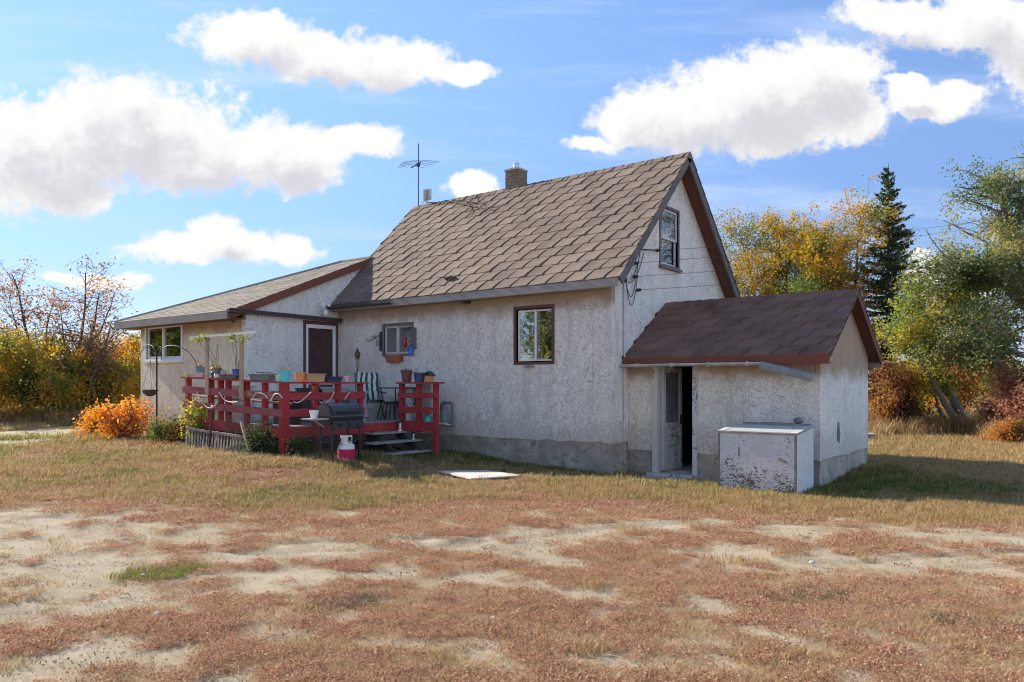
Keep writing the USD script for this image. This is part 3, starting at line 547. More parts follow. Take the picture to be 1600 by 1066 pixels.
# --- windows
def window(name, frame_axes, u0, v0, u1, v1, fw_, mat_f, mat_s, sash, depth=.05, proud=.018, sill=None, label=None, glassmat=glass, curtain=None):
    """Frame round the opening, a white sash in it, panes set back; sash = list of (u0, v0, u1, v1) in 0..1 of the opening."""
    O, U, V, Nn = frame_axes                                        # Nn points outwards
    f_ = house.part(name, slab(rect(u0 - fw_, v0 - fw_ * .8, u1 + fw_, v1 + fw_), [rect(u0, v0, u1, v1)], O, U, V, Nn, proud + .06, -.06), mat_f, label=label)
    for a0, b0, a1, b1, back_, wd in sash:
        s0, t0, s1, t1 = u0 + a0 * (u1 - u0), v0 + b0 * (v1 - v0), u0 + a1 * (u1 - u0), v0 + b1 * (v1 - v0)
        house.part('sash', slab(rect(s0, t0, s1, t1), [rect(s0 + wd, t0 + wd, s1 - wd, t1 - wd)], O, U, V, Nn, .035, -back_ - .035), mat_s, f_)
        if glassmat is not None: house.part('pane', slab(rect(s0 + wd, t0 + wd, s1 - wd, t1 - wd), [], O, U, V, Nn, .006, -back_ - .022), glassmat, f_)
    if sill: house.part('sill', slab(rect(u0 - fw_ - .03, v0 - fw_ * .8 - .05, u1 + fw_ + .03, v0 - fw_ * .8), [], O, U, V, Nn, .08, -.005), mat_f, f_)
    if curtain:
        for a0, b0, a1, b1, cm in curtain:
            s0, t0, s1, t1 = u0 + a0 * (u1 - u0), v0 + b0 * (v1 - v0), u0 + a1 * (u1 - u0), v0 + b1 * (v1 - v0); n_ = 28
            uu = np.linspace(s0, s1, n_); dd = -.13 + .02 * np.sin(np.arange(n_) * 1.9)
            O_, U__, V__, N__ = (np.array(t_, float) for t_ in (O, U, V, Nn))
            vv = np.vstack([O_ + uu[:, None] * U__ + t * V__ + dd[:, None] * N__ for t in (t0, t1)]); i_ = np.arange(n_ - 1)
            house.part('curtain', (vv, np.vstack([np.stack([i_, i_ + 1, i_ + n_ + 1], 1), np.stack([i_, i_ + n_ + 1, i_ + n_], 1)])), cm, f_)
    return f_
FA = ((0, 0, 0), X_, Z_, (0, -1, 0)); GA = ((0, 0, 0), Y_, Z_, (1, 0, 0)); AA = ((0, -D_, 0), X_, Z_, (0, -1, 0))
pale_cloth = pm('grey_curtain', (.30, .31, .32), .9, .2, 4., stretch=(15, 15, 1))
window('window', FA, *W_DECK, .06, window_grey, sash_alu, [(0, 0, .48, 1, .02, .045), (.44, 0, 1, 1, .045, .045)], label='small grey framed window above the deck')
window('window', FA, *W_MAIN, .06, window_brown, window_white, [(0.02, 0.02, .53, .98, .03, .032), (.49, 0.02, .98, .98, .055, .032)], label='red-brown framed sliding window in the long wall', curtain=[(.05, .72, .5, .97, curtain_brown), (.05, .03, .16, .97, pale_cloth)])
window('window', GA, *W_GAB, .055, window_grey, sash_alu, [(0, .46, 1, 1, .02, .05), (0, 0, 1, .5, .05, .05)], sill=True, label='tall double-hung window in the gable')
window('window', AA, *W_ADD, .07, window_white, window_white, [(0, 0, .47, 1, .02, .06), (.44, 0, 1, 1, .045, .05)], sill=True, label='wide white vinyl window in the left wing')

# --- left wing (addition)
xa0, xa1, ya0 = -L_ - LW, -L_, -D_
arz = lambda y: 3.50 + .41 * (y + 2.54) - .10
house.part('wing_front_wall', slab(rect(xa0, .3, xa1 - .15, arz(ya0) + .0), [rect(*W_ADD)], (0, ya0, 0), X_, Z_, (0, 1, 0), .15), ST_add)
house.part('wing_side_wall', slab([(ya0, .3), (0, .3), (0, ZE - .12), (-.18, ZE - .12), (-.19, ZE + .02), (1.02, ZE + 1.23), (1.02, arz(1.02)), (ya0, arz(ya0))], [rect(*D_DECK)], (xa1, 0, 0), Y_, Z_, (-1, 0, 0), .15, 0.0), ST_gable)
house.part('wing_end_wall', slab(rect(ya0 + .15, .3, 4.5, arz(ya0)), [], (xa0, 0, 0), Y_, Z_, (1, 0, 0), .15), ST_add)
house.part('wing_rear_wall', slab(rect(xa0, .3, xa1, arz(ya0)), [], (0, 4.5, 0), X_, Z_, (0, 1, 0), .15), ST_gable)
house.part('wing_floor', join(bx(xa0 + .16, xa1 - .16, ya0 + .16, 4.4, .9, .96), bx(xa0 + .16, xa1 - .16, .5, .55, .96, 3.1)), inside_dark)
# hipped wing roof as a thick sheet: right edge is the rake, left edge a hip
EY, EX0, EX1, RY = -D_ - .44, xa0 - .44, xa1 + .06, 1.02
hr = lambda y: 3.50 + .41 * (y + 2.54)
hipx = EX0 + (RY - EY)
tv = np.array([[EX0, EY, hr(EY)], [EX1, EY, hr(EY)], [EX1, RY, hr(RY)], [hipx, RY, hr(RY)], [EX0, 2 * RY - EY, hr(EY)], [hipx + .01, 2 * RY - EY, hr(EY)], [EX1, 2 * RY - EY, hr(EY)]])
tf = np.array([[0, 1, 2], [0, 2, 3], [0, 3, 4], [3, 6, 4], [3, 2, 6]])
V2 = np.vstack([tv, tv - [0, 0, .11]]); F2 = np.vstack([tf, tf[:, ::-1] + 7])
for a, b in ((0, 1), (1, 2), (2, 6), (6, 4), (4, 0)): F2 = np.vstack([F2, [[a, b, b + 7], [a, b + 7, a + 7]]])
wing_roof = house.part('wing_roof', (V2, F2), roof_dark)
asl = (1 / math.hypot(1, .41), .41 / math.hypot(1, .41)); ASL = (RY - EY) / asl[0]
tabs = []; r_ = np.random.default_rng(12)
afn = lambda x, s, h: roof_plane(x, s, h, EY, hr(EY), asl)
for k in range(int(ASL / .14) + 1):
    s0 = k * .14; xl = EX0 + s0 * asl[0] + .01; x = xl - r_.uniform(0, .3)
    while x < EX1:
        a, b = max(x, xl), min(x + .30, EX1 + .012); x += .305
        if b - a < .03: continue
        l0, l1, up = s0 - .012, min(s0 + .15, ASL - .005), r_.uniform(.006, .014)
        c = [(a, l0, up), (b, l0, up), (b, l1, .003), (a, l1, .003), (a, l0, -.004), (b, l0, -.004)]
        tabs.append((np.array([afn(np.array(p), np.array(q_), np.array(h)) for p, q_, h in c]), np.array([[0, 1, 2], [0, 2, 3], [4, 5, 1], [4, 1, 0]])))
house.part('wing_shingles', join(*tabs), ADDROOF, wing_roof, kind='stuff')
house.part('hip_cap', join(tube([tv[0] + [0, 0, .0], tv[3] + [0, 0, .01]], .045, 6), tube([tv[3] + [0, 0, .01], tv[2] + [0, 0, .01]], .045, 6)), ADDROOF, wing_roof)
house.part('wing_fascia', bx(EX0 + .01, EX1 - .04, EY - .026, EY - .001, hr(EY) - .17, hr(EY) - .012), grey_wood, label='peeling grey fascia along the wing eave')
house.part('wing_fascia', bx(EX0 - .026, EX0 - .001, EY - .02, 2 * RY - EY, hr(EY) - .17, hr(EY) - .012), grey_wood)
rk = np.array([[EX1 - .002, y, z] for y, z in ((EY - .02, hr(EY) - .19), (RY, hr(RY) - .17), (RY, hr(RY) - .006), (EY - .02, hr(EY) - .014))])
house.part('wing_rake', (np.vstack([rk, rk + [.03, 0, 0]]), np.array([[0,1,2],[0,2,3],[4,6,5],[4,7,6],[0,5,1],[0,4,5],[3,2,6],[3,6,7],[0,3,7],[0,7,4],[1,5,6],[1,6,2]])), red_fascia, label='red-brown rake board of the wing')
house.part('wing_soffit', join(bx(EX0 + .005, EX1 - .01, EY + .002, -D_ - .002, hr(EY) - .155, hr(EY) - .14), bx(EX0 + .004, xa0 - .003, -D_ - .001, 4.6, hr(EY) - .155, hr(EY) - .14)), red_fascia)
house.part('wing_gutter', join(bar((xa1 + .10, -3.06, 3.31), (xa1 + .10, .12, 3.275), .11, .075), bar((xa1 + .16, -3.06, 3.345), (xa1 + .16, .12, 3.31), .012, .03)), dark_gutter, label='long dark brown gutter across the wing side wall')
house.part('gutter_spout', tube([(xa1 + .06, -2.98, 3.28), (xa1 + .06, -2.98, 3.17), (xa1 + .03, -2.88, 3.08)], .045, 8), dark_gutter)
# deck door
dU0, dV0, dU1, dV1 = D_DECK; DA = ((xa1, 0, 0), Y_, Z_, (1, 0, 0))
dr = house.part('storm_door', slab(rect(dU0 + .012, dV0, dU1 - .012, dV1 - .012), [rect(dU0 + .085, dV0 + .72, dU1 - .085, dV1 - .10), rect(dU0 + .085, dV0 + .12, dU1 - .085, dV0 + .66)], *DA, .04, -.05), window_white, label='white storm door with a brown screen')
house.part('door_screen', slab(rect(dU0 + .085, dV0 + .72, dU1 - .085, dV1 - .10), [], *DA, .008, -.04), screen_brown, dr)
house.part('door_panel', slab(rect(dU0 + .085, dV0 + .12, dU1 - .085, dV0 + .66), [], *DA, .012, -.045), door_panel, dr)
house.part('door_handle', join(tube([(xa1 + .0, -.16, 1.86), (xa1 + .05, -.16, 1.86), (xa1 + .05, -.16, 1.74), (xa1, -.16, 1.74)], .012, 6), bx(xa1 - .012, xa1 + .004, -.19, -.13, 1.70, 1.9)), steel, dr)
house.part('door_trim', slab(rect(dU0 - .07, dV0, dU1 + .05, dV1 + .07), [rect(dU0, dV0 - .0, dU1, dV1)], *DA, .018, .0), window_brown)

# --- porch lean-to
psl = math.hypot(PW / 2 + PO, PZR - PZE); pd = ((PW / 2 + PO) / psl, (PZR - PZE) / psl); PY0 = PS - PO
pf = lambda x, s, h: roof_plane(x, s, h, PY0, PZE, pd)
pb = lambda x, s, h: pf(x, s, h) * [1, -1, 1] + [0, 2 * PS + PW, 0]
prz = lambda y: PZE + (y - PY0) * pd[1] / pd[0] - .10
PF = .482
dp = D_PORCH
house.part('porch_front_wall', slab(Polygon([(.0, PF), (dp[0], PF), (dp[0], dp[3]), (dp[2], dp[3])] + jag(dp[2], PL, PF, 24, 300) + [(PL, prz(PS)), (.0, prz(PS))]), None, (0, PS, 0), X_, Z_, (0, 1, 0), .12), ST_porch)
ppoly = jag(PS + .12, PS + PW, PF, 24, 700) + [(PS + PW, prz(PS)), (PS + PW / 2, prz(PS + PW / 2)), (PS + .12, prz(PS + .12))]
house.part('porch_gable_wall', slab(ppoly, [], (PL, 0, 0), Y_, Z_, (-1, 0, 0), .12), ST_porch)
house.part('porch_rear_wall', slab(rect(0, PF, PL - .12, prz(PS)), [], (0, PS + PW, 0), X_, Z_, (0, -1, 0), .12), ST_porch)
house.part('porch_foundation', join(bx(.0, dp[0] - .03, PS + .012, PS + .2, -.5, PF), bx(dp[2] + .03, PL - .2, PS + .012, PS + .2, -.5, PF + .03), bx(PL - .2, PL - .012, PS + .012, PS + PW - .012, -.5, PF + .03), bx(0, PL - .2, PS + PW - .2, PS + PW - .012, -.5, PF)), concrete)
house.part('porch_floor', bx(.0, PL - .2, PS + .2, PS + PW - .2, -.1, .12), grey_plank)
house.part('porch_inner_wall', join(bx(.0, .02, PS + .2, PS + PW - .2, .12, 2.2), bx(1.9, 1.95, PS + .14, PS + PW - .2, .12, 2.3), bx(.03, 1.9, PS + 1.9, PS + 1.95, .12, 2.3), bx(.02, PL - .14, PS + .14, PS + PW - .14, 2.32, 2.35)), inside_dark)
porch_roof = house.part('porch_roof', join(roof_slab(pf, .004, PL + PO - .02, 0, psl - .03, -.075, -.01), roof_slab(pb, .004, PL + PO - .02, 0, psl - .03, -.075, -.01)), roof_dark)
shingle_field(porch_roof, pf, .004, PL + PO + .012, psl, .47, .268, PORCHROOF, .095, .022, 9, True, .022)
bk2 = shingle_field(porch_roof, pb, .004, PL + PO + .012, psl, .94, .268, PORCHROOF, .075, .013, 10, False)
house.part('rear_shingles', join(*bk2), PORCHROOF[1], porch_roof, kind='stuff')
for i in range(15):
    xa = .004 + i * .252; xb = min(xa + .28, PL + PO + .014); yc = PS + PW / 2; s_ = pd[1] / pd[0] * .13
    v = np.array([[xa, yc - .13, PZR - s_ + .006], [xb, yc - .13, PZR - s_ + .02], [xa, yc, PZR + .01], [xb, yc, PZR + .026], [xa, yc + .13, PZR - s_ + .006], [xb, yc + .13, PZR - s_ + .02], [xa, yc - .13, PZR - s_ - .01], [xb, yc - .13, PZR - s_ - .01]])
    house.part('ridge_cap', (v, np.array([[0, 1, 3], [0, 3, 2], [2, 3, 5], [2, 5, 4], [6, 7, 1], [6, 1, 0], [1, 7, 3]])), PORCHROOF[i % 3], porch_roof)
house.part('porch_fascia', bx(.004, PL + PO, PY0 - .026, PY0 - .001, PZE - .17, PZE - .004), red_fascia, label='red-brown fascia of the lean-to')
house.part('porch_fascia', bx(.004, PL + PO, PS + PW + PO + .001, PS + PW + PO + .026, PZE - .17, PZE - .004), grey_wood)
house.part('porch_soffit', join(bx(.004, PL + PO - .02, PY0, PS - .002, PZE - .165, PZE - .15)), red_fascia)
house.part('porch_rake', roof_slab(pf, PL + PO - .02, PL + PO + .002, .0, psl, -.075, -.002), roof_dark)
house.part('porch_rake', join(roof_slab(pb, PL + PO - .02, PL + PO + .004, .0, psl - .01, -.13, .0), roof_slab(pb, PL + .003, PL + PO - .021, .0, psl - .06, -.09, -.077)), soffit_brown)
gz0 = 2.075
hg = [(math.cos(a) * .055, math.sin(a) * .055) for a in np.linspace(math.pi, 2 * math.pi, 10)] + [(math.cos(a) * .048, math.sin(a) * .048) for a in np.linspace(2 * math.pi, math.pi, 10)]
house.part('porch_gutter', slab(hg, [], (.02, PY0 - .085, gz0 + .02), Y_, Z_, X_, 2.72), metal_gutter, label='galvanised half-round gutter of the lean-to')
house.part('downpipe', tube([(2.68, PY0 - .09, 2.045), (3.55, PY0 - .16, 1.83)], .068, 14), metal_pipe, label='loose grey round downpipe at the end of the gutter')
for x in (.35, 1.05, 1.75, 2.45): house.part('gutter_bracket', bx(x, x + .02, PY0 - .148, PY0 - .026, gz0 - .045, gz0 + .035), metal_gutter)
house.part('pipe_hanger', tube([(3.55, PY0 - .06, 2.07), (3.58, PY0 - .14, 1.9)], .006, 5), iron)
# door opening: jambs, threshold, leaf standing ajar
house.part('door_jamb', join(bx(dp[0] - .075, dp[0] + .035, PS - .028, PS + .13, .06, dp[3] + .03), bx(dp[2] - .03, dp[2] + .06, PS - .022, PS + .13, .03, dp[3] + .03), bx(dp[0] + .035, dp[2] - .03, PS - .02, PS + .13, dp[3] - .035, dp[3] + .03)), white_peel)
house.part('threshold', join(bx(dp[0] - .12, dp[2] + .03, PS - .17, PS + .2, .025, .085), bx(dp[0] - .13, dp[2] - .02, PS - .33, PS - .172, -.02, .045)), peel('worn_threshold', (.52, .50, .50), (.16, .13, .12), .54, 8.))
ha = math.radians(86); hx, hy_ = dp[0] + .05, PS + .10; lu = np.array([math.cos(ha), math.sin(ha), 0]); ln = np.array([math.sin(ha), -math.cos(ha), 0]); O_ = np.array([hx, hy_, .115])
leafd = house.part('door', slab(rect(0, 0, .70, 1.93), [rect(.10, .88, .60, 1.83), rect(.10, .52, .60, .80), rect(.10, .12, .60, .46)], O_, lu, Z_, ln, .04), white_peel, label='peeling white half-glazed door standing ajar')
house.part('door_glass', slab(rect(.10, .88, .60, 1.83), [], O_, lu, Z_, ln, .008, .012), frost, leafd)
house.part('door_panel', join(slab(rect(.10, .52, .60, .80), [], O_, lu, Z_, ln, .012, .01), slab(rect(.10, .12, .60, .46), [], O_, lu, Z_, ln, .012, .01)), white_peel, leafd)
house.part('door_knob', lathe([(0, -.0), (.02, 0), (.012, .03), (.028, .045), (.026, .065), (0, .07)], 12, (0, 0, 0)), black_metal, leafd) if False else None
kp = O_ + lu * .65 + np.array([0, 0, .93]) + ln * .045
sph = trimesh.creation.icosphere(subdivisions=2, radius=.03)
house.part('door_knob', (np.array(sph.vertices) + kp + ln * .03, np.array(sph.faces)), black_metal, leafd)
house.part('lock_plate', slab(rect(.62, .84, .68, 1.02), [], O_, lu, Z_, ln, .006, .0405), black_metal, leafd)
house.part('bare_patch', slab([(1.62, 1.02), (1.75, .98), (1.80, 1.15), (1.74, 1.33), (1.66, 1.36), (1.60, 1.2)], [], (PL + .001, 0, -.28), Y_, Z_, X_, .004), pm('grey_bare_patch', (.13, .13, .14), .9), label='grey patch where the stucco has fallen off')
# conduit and meter cabling on the gable
house.part('conduit', join(tube([(.03, .447, 3.70), (.03, .447, .98), (.03, .43, .9), (.03, .36, .87)], .02, 8), tube([(.03, .447, 1.02), (.03, .447, .90)], .032, 8)), pm('pale_conduit', (.50, .48, .46), .5, .1))

# ------------------------------------------------------------------ trees and shrubs
def branch_path(p, d, l, r, n, droop=0.0, wob=.12):
    pts = [np.array(p, float)]; d = np.array(d, float)
    for i in range(n):
        d = d + r.normal(0, wob, 3) + np.array([0, 0, -droop]); d /= np.linalg.norm(d); pts.append(pts[-1] + d * l / n)
    return np.array(pts), d
def leaves(c, size, r, tint, flat=0.0, asp=.62):
    """Diamond leaves folded along the rib, one per centre."""
    n = len(c); s = size * r.uniform(.6, 1.35, n)[:, None]
    a = r.normal(size=(n, 3)); a[:, 2] *= (1 - flat * .6); a /= np.linalg.norm(a, axis=1, keepdims=True)
    b = np.cross(a, r.normal(size=(n, 3))); b /= np.maximum(np.linalg.norm(b, axis=1, keepdims=True), 1e-6); k = np.cross(a, b)
    V = np.stack([c - a * s * .5, c + b * s * asp * .5 + k * s * .1, c + a * s * .5, c - b * s * asp * .5 + k * s * .1], 1).reshape(-1, 3)
    i = np.arange(n)[:, None] * 4
    return V, np.vstack([i + [0, 1, 2], i + [0, 2, 3]]), np.repeat(tint, 4)
def grow(base, r, stems, limb, twig, leaf_per_twig, sig, up=.5):
    """stems: list of (direction, length, radius). Returns wood tubes and leaf centres."""
    wood, cen = [], []
    for d, l, rad in stems:
        n = 9; pts, _ = branch_path(base + r.normal(0, .04, 3) * [1, 1, 0], d, l, r, n, -.015, .07)
        wood.append(tube(pts, np.linspace(rad, rad * .18, n + 1), 7, False))
        for j in range(limb):
            t = r.uniform(.22, 1.0) ** .8; i = min(int(t * n), n - 1); p = pts[i] + (pts[i + 1] - pts[i]) * (t * n - i)
            az = r.uniform(0, 2 * np.pi); dd = np.array([math.cos(az), math.sin(az), r.uniform(-.1, .9) * up * 2]); ll = l * r.uniform(.22, .42) * (1.25 - .75 * t)
            q_, _ = branch_path(p, dd / np.linalg.norm(dd), ll, r, 5, -.03, .16); rr = rad * (1 - .8 * t) * .42
            wood.append(tube(q_, np.linspace(rr, max(rr * .25, .004), 6), 5, False))
            for k in range(twig):
                t2 = r.uniform(.25, 1.05); i2 = min(int(t2 * 5), 4); p2 = q_[i2] + (q_[i2 + 1] - q_[i2]) * (t2 * 5 - i2)
                az = r.uniform(0, 2 * np.pi); d2 = np.array([math.cos(az), math.sin(az), r.uniform(-.5, .8)]); l2 = ll * r.uniform(.25, .5)
                w_, _ = branch_path(p2, d2 / np.linalg.norm(d2), l2, r, 3, .0, .2)
                wood.append(tube(w_, np.linspace(max(rr * .4, .006), .003, 4), 3, False))
                m_ = r.poisson(leaf_per_twig * r.choice([.35, .8, 1.1, 1.6]))
                if m_:
                    tt = r.uniform(.1, 1.1, m_)[:, None]; cen.append(w_[0] + (w_[-1] - w_[0]) * tt + r.normal(0, sig, (m_, 3)))
    return join(*wood), (np.vstack(cen) if cen else np.zeros((0, 3)))
bark_grey = pm('grey_bark', (.16, .14, .12), .95, .4, 6., .6, 18., stretch=(3, 3, .7))
bark_brown = pm('brown_bark', (.10, .075, .055), .95, .35, 8.)
LF = dict(
 gold=leaf_mat('gold_leaves', [(0, (.12, .14, .03)), (.35, (.30, .27, .05)), (.6, (.52, .33, .05)), (1, (.60, .29, .04))]),
 olive=leaf_mat('olive_leaves', [(0, (.10, .12, .03)), (.4, (.27, .27, .055)), (.7, (.44, .34, .07)), (1, (.54, .28, .05))]),
 rust=leaf_mat('rust_leaves', [(0, (.11, .09, .03)), (.4, (.27, .13, .04)), (.75, (.40, .16, .05)), (1, (.46, .24, .07))]),
 green=leaf_mat('yellow_green_leaves', [(0, (.08, .12, .03)), (.45, (.20, .27, .05)), (.8, (.36, .37, .07)), (1, (.46, .36, .07))]),
 deep=leaf_mat('grey_green_leaves', [(0, (.045, .07, .03)), (.5, (.13, .17, .06)), (.85, (.25, .27, .09)), (1, (.40, .33, .09))]),
 red=leaf_mat('red_leaves', [(0, (.20, .10, .07)), (.5, (.42, .19, .13)), (.85, (.54, .29, .20)), (1, (.52, .36, .20))]),
 wine=leaf_mat('dark_red_brown_leaves', [(0, (.06, .03, .02)), (.5, (.20, .075, .035)), (.8, (.30, .13, .05)), (1, (.36, .21, .07))]),
 orange=leaf_mat('orange_leaves', [(0, (.18, .15, .03)), (.3, (.55, .21, .045)), (.7, (.68, .27, .07)), (1, (.72, .42, .14))]),
 needle=leaf_mat('spruce_needles', [(0, (.03, .05, .026)), (.5, (.065, .10, .045)), (1, (.14, .18, .08))], .2),
 straw=leaf_mat('straw', [(0, (.10, .075, .03)), (.5, (.27, .19, .085)), (1, (.40, .29, .14))], .25))
def finish_plant(name, label, cat, base, wood, cen, size, r, look, bark, clump=.9, bias=0.0, group=None, crown='crown', stem='trunk', hi=None):
    t = Thing(name, label, cat, base, group=group)
    t.part(stem, wood, bark, world=True, smooth=True)
    n1 = meshkit.fbm(cen * clump * 1.6, 3, 5); tint = np.clip(.5 + (n1 - .5) * 2.6 + r.normal(0, .2, len(cen)) + bias, 0, 1)
    if hi is not None: tint = np.clip(tint + hi(cen), 0, 1)
    v, f, tt = leaves(cen, size, r, tint); t.part(crown, (v, f), LF[look], world=True, tint=tt)
    return t
def G(x, y): return np.array([x, y, float(gz(x, y)) - .05])
def from_px(px, depth):                                             # a spot on the ground seen at that column, that far off
    p = EYE + (FWD + RGT * (px - 800) / FPX) * depth; return p[0], p[1]

def shrub(px, depth, h, wdt, look, seed, label, n=9, lp=15, size=.085, group=None, bias=0.0, name='shrub', cat='shrub', dens=1.0):
    r = np.random.default_rng(seed); b = G(*from_px(px, depth)); st = []
    for i in range(n):
        a = r.uniform(0, 2 * np.pi); s_ = r.uniform(.05, .95) ** .6 * wdt / h * .62
        st.append((np.array([math.cos(a) * s_, math.sin(a) * s_, 1.0]), h * r.uniform(.62, .98), .022 + .006 * h))
    wood, cen = grow(b, r, st, int(9 * dens), 5, lp, .09 + .02 * h)
    low = r.uniform(size=(int(len(cen) * .3), 1)); ex = np.stack([r.normal(0, wdt * .30, len(low)), r.normal(0, wdt * .30, len(low)), low[:, 0] * h * .55], 1) + b
    cen = np.vstack([cen, ex]); cen = cen[cen[:, 2] > b[2] + .04]
    return finish_plant(name, label, cat, b, wood, cen, size, r, look, bark_brown, .8, bias, group, 'foliage', 'stems')
# the thicket at the left
HG = 'bushes of the thicket left of the house'
for i, (px, dp_, h, w_, look, bias, label) in enumerate([
    (-25, 27, 3.3, 2.6, 'olive', .15, 'olive green bush of the thicket cut off by the left edge of the photo'),
    (45, 28, 3.3, 2.6, 'olive', .05, 'dark green bush at the back of the drive, second from the left edge'),
    (95, 27.5, 2.9, 2.4, 'olive', .12, 'broad green-yellow bush in the middle of the left thicket'),
    (130, 30, 3.6, 2.6, 'gold', .0, 'tall yellowing bush of the left thicket below the bare thin trees'),
    (172, 29, 3.1, 2.3, 'olive', .28, 'yellow and orange bush of the left thicket nearest the wing'),
    (205, 31, 3.7, 2.2, 'gold', .12, 'yellow-orange bush showing right beside the wing corner'),
    (10, 32, 4.2, 2.6, 'gold', -.15, 'golden bush standing up behind the left end of the thicket')]):
    shrub(px, dp_, h, w_, look, 100 + i, label, n=11, lp=18, size=.10, group=HG, bias=bias)
def thin_tree(px, depth, h, seed, label, look, lean=(0, 0), lp=2.5, limb=20, name='tree', size=.10, group=None, bark=bark_brown, twig=5, rad=.07, stems=1, up=.6, bias=0., sig=.12):
    r = np.random.default_rng(seed); b = G(*from_px(px, depth))
    st = [(np.array([lean[0] + r.normal(0, .10) * (stems > 1), lean[1] + r.normal(0, .10) * (stems > 1), 1.0]), h * (1 if k == 0 else r.uniform(.75, .95)), rad * (1 if k == 0 else .7)) for k in range(stems)]
    wood, cen = grow(b, r, st, limb, twig, lp, sig, up)
    return finish_plant(name, label, 'tree', b, wood, cen, size, r, look, bark, .7, bias, group)
TG = 'thin half bare trees rising out of the left thicket'
thin_tree(62, 30, 5.7, 201, 'thin half-bare tree leaning left above the thicket, leftmost of three', 'rust', (-.16, .02), 4.2, 30, 'half_bare_tree', group=TG, stems=3, up=.8, rad=.095)
thin_tree(100, 29, 5.7, 202, 'thin half-bare tree with rusty leaves, middle of the three above the thicket', 'rust', (-.02, .05), 3.6, 30, 'half_bare_tree', group=TG, stems=3, up=.8, rad=.095)
thin_tree(122, 28, 4.9, 203, 'thin bare-branched tree leaning right above the thicket, nearest the wing', 'rust', (.22, .15), 2.2, 30, 'half_bare_tree', group=TG, stems=3, up=.8, rad=.095)
# the orange bush and the plants along the wing and deck
shrub(195, 18.0, 1.12, 1.45, 'orange', 300, 'bright orange autumn bush at the corner of the wing', n=13, lp=6, size=.068, bias=.05)
shrub(152, 19.5, .75, .7, 'orange', 301, 'small orange bush at the left foot of the big orange bush', n=8, lp=10, size=.065, bias=.1)
shrub(262, 16.9, .55, .7, 'green', 302, 'low yellow-green bush between the orange bush and the deck', n=9, lp=6, size=.05, bias=.0)
shrub(292, 16.6, .55, .7, 'rust', 303, 'low red-brown plant at the left end of the picket panel', n=10, lp=10, size=.05)
shrub(312, 16.0, 1.05, .5, 'green', 304, 'climbing yellow-leaved plant growing up the left end of the deck', n=6, lp=5, size=.06, bias=.15)
shrub(408, 14.45, .60, .65, 'deep', 305, 'dark green bush in the shade under the deck corner', n=12, lp=5, size=.045, bias=-.25)
shrub(470, 14.3, .34, .4, 'deep', 306, 'small dark green weed right of the deck corner post', n=7, lp=4, size=.05, bias=-.2)
# behind the house on the right
thin_tree(1205, 33, 8.6, 401, 'tall yellow-leaved poplar rising behind the gable and the lean-to', 'gold', (.0, .0), 40, 40, 'poplar_tree', group='yellow poplars behind the house', stems=5, rad=.12, bias=-.18, sig=.14, size=.085)
thin_tree(1300, 32, 8.4, 402, 'orange-topped poplar between the lean-to roof and the spruce', 'gold', (.02, .0), 44, 40, 'poplar_tree', group='yellow poplars behind the house', stems=5, rad=.12, bias=-.02, sig=.14, size=.085)
thin_tree(1255, 30, 6.0, 403, 'lower green-yellow poplar showing just over the lean-to ridge', 'green', (.02, .0), 36, 30, 'poplar_tree', group='yellow poplars behind the house', stems=3, rad=.1, sig=.13, size=.08)
def spruce(px, depth, h, seed):
    r = np.random.default_rng(seed); b = G(*from_px(px, depth)); wood = [tube([b, b + [0, 0, h * .5], b + [0, 0, h]], [.15, .08, .012], 8, False)]; cen = []
    z = .9
    while z < h - .15:
        f = z / h; R_ = 2.3 * (1 - f) ** .85 + .12
        for k in range(6 if f < .75 else 4):
            a = r.uniform(0, 2 * np.pi); l = R_ * r.uniform(.6, 1.2); d = np.array([math.cos(a), math.sin(a), .25 - .45 * (1 - f)])
            q_, _ = branch_path(b + [0, 0, z + r.normal(0, .05)], d / np.linalg.norm(d), l, r, 5, -.05, .06); wood.append(tube(q_, np.linspace(.022, .005, 6), 4, False))
            n_ = int(80 * l); t = r.uniform(.12, 1.04, n_); i_ = np.minimum((t * 5).astype(int), 4); p = q_[i_] + (q_[i_ + 1] - q_[i_]) * (np.clip(t, 0, 1.05) * 5 - i_)[:, None]
            side = np.cross(d, [0, 0, 1]); side /= np.linalg.norm(side); wd = .30 * l * (1.1 - t)
            cen.append(p + side * (r.uniform(-1, 1, n_) * wd)[:, None] + np.stack([r.normal(0, .02, n_), r.normal(0, .02, n_), -np.abs(r.normal(0, .05, n_))], 1))
        z += .235 * (1.15 - .5 * f)
    cen = np.vstack(cen); t = Thing('spruce_tree', 'dark green spruce rising above the yellow poplars behind the lean-to', 'tree', b); t.part('trunk', join(*wood), bark_brown, world=True)
    tint = np.clip(.45 + r.normal(0, .25, len(cen)), 0, 1); v, f, tt = leaves(cen, .15, r, tint, 0, .34); t.part('crown', (v, f), LF['needle'], world=True, tint=tt)
spruce(1388, 31, 10.5, 410)
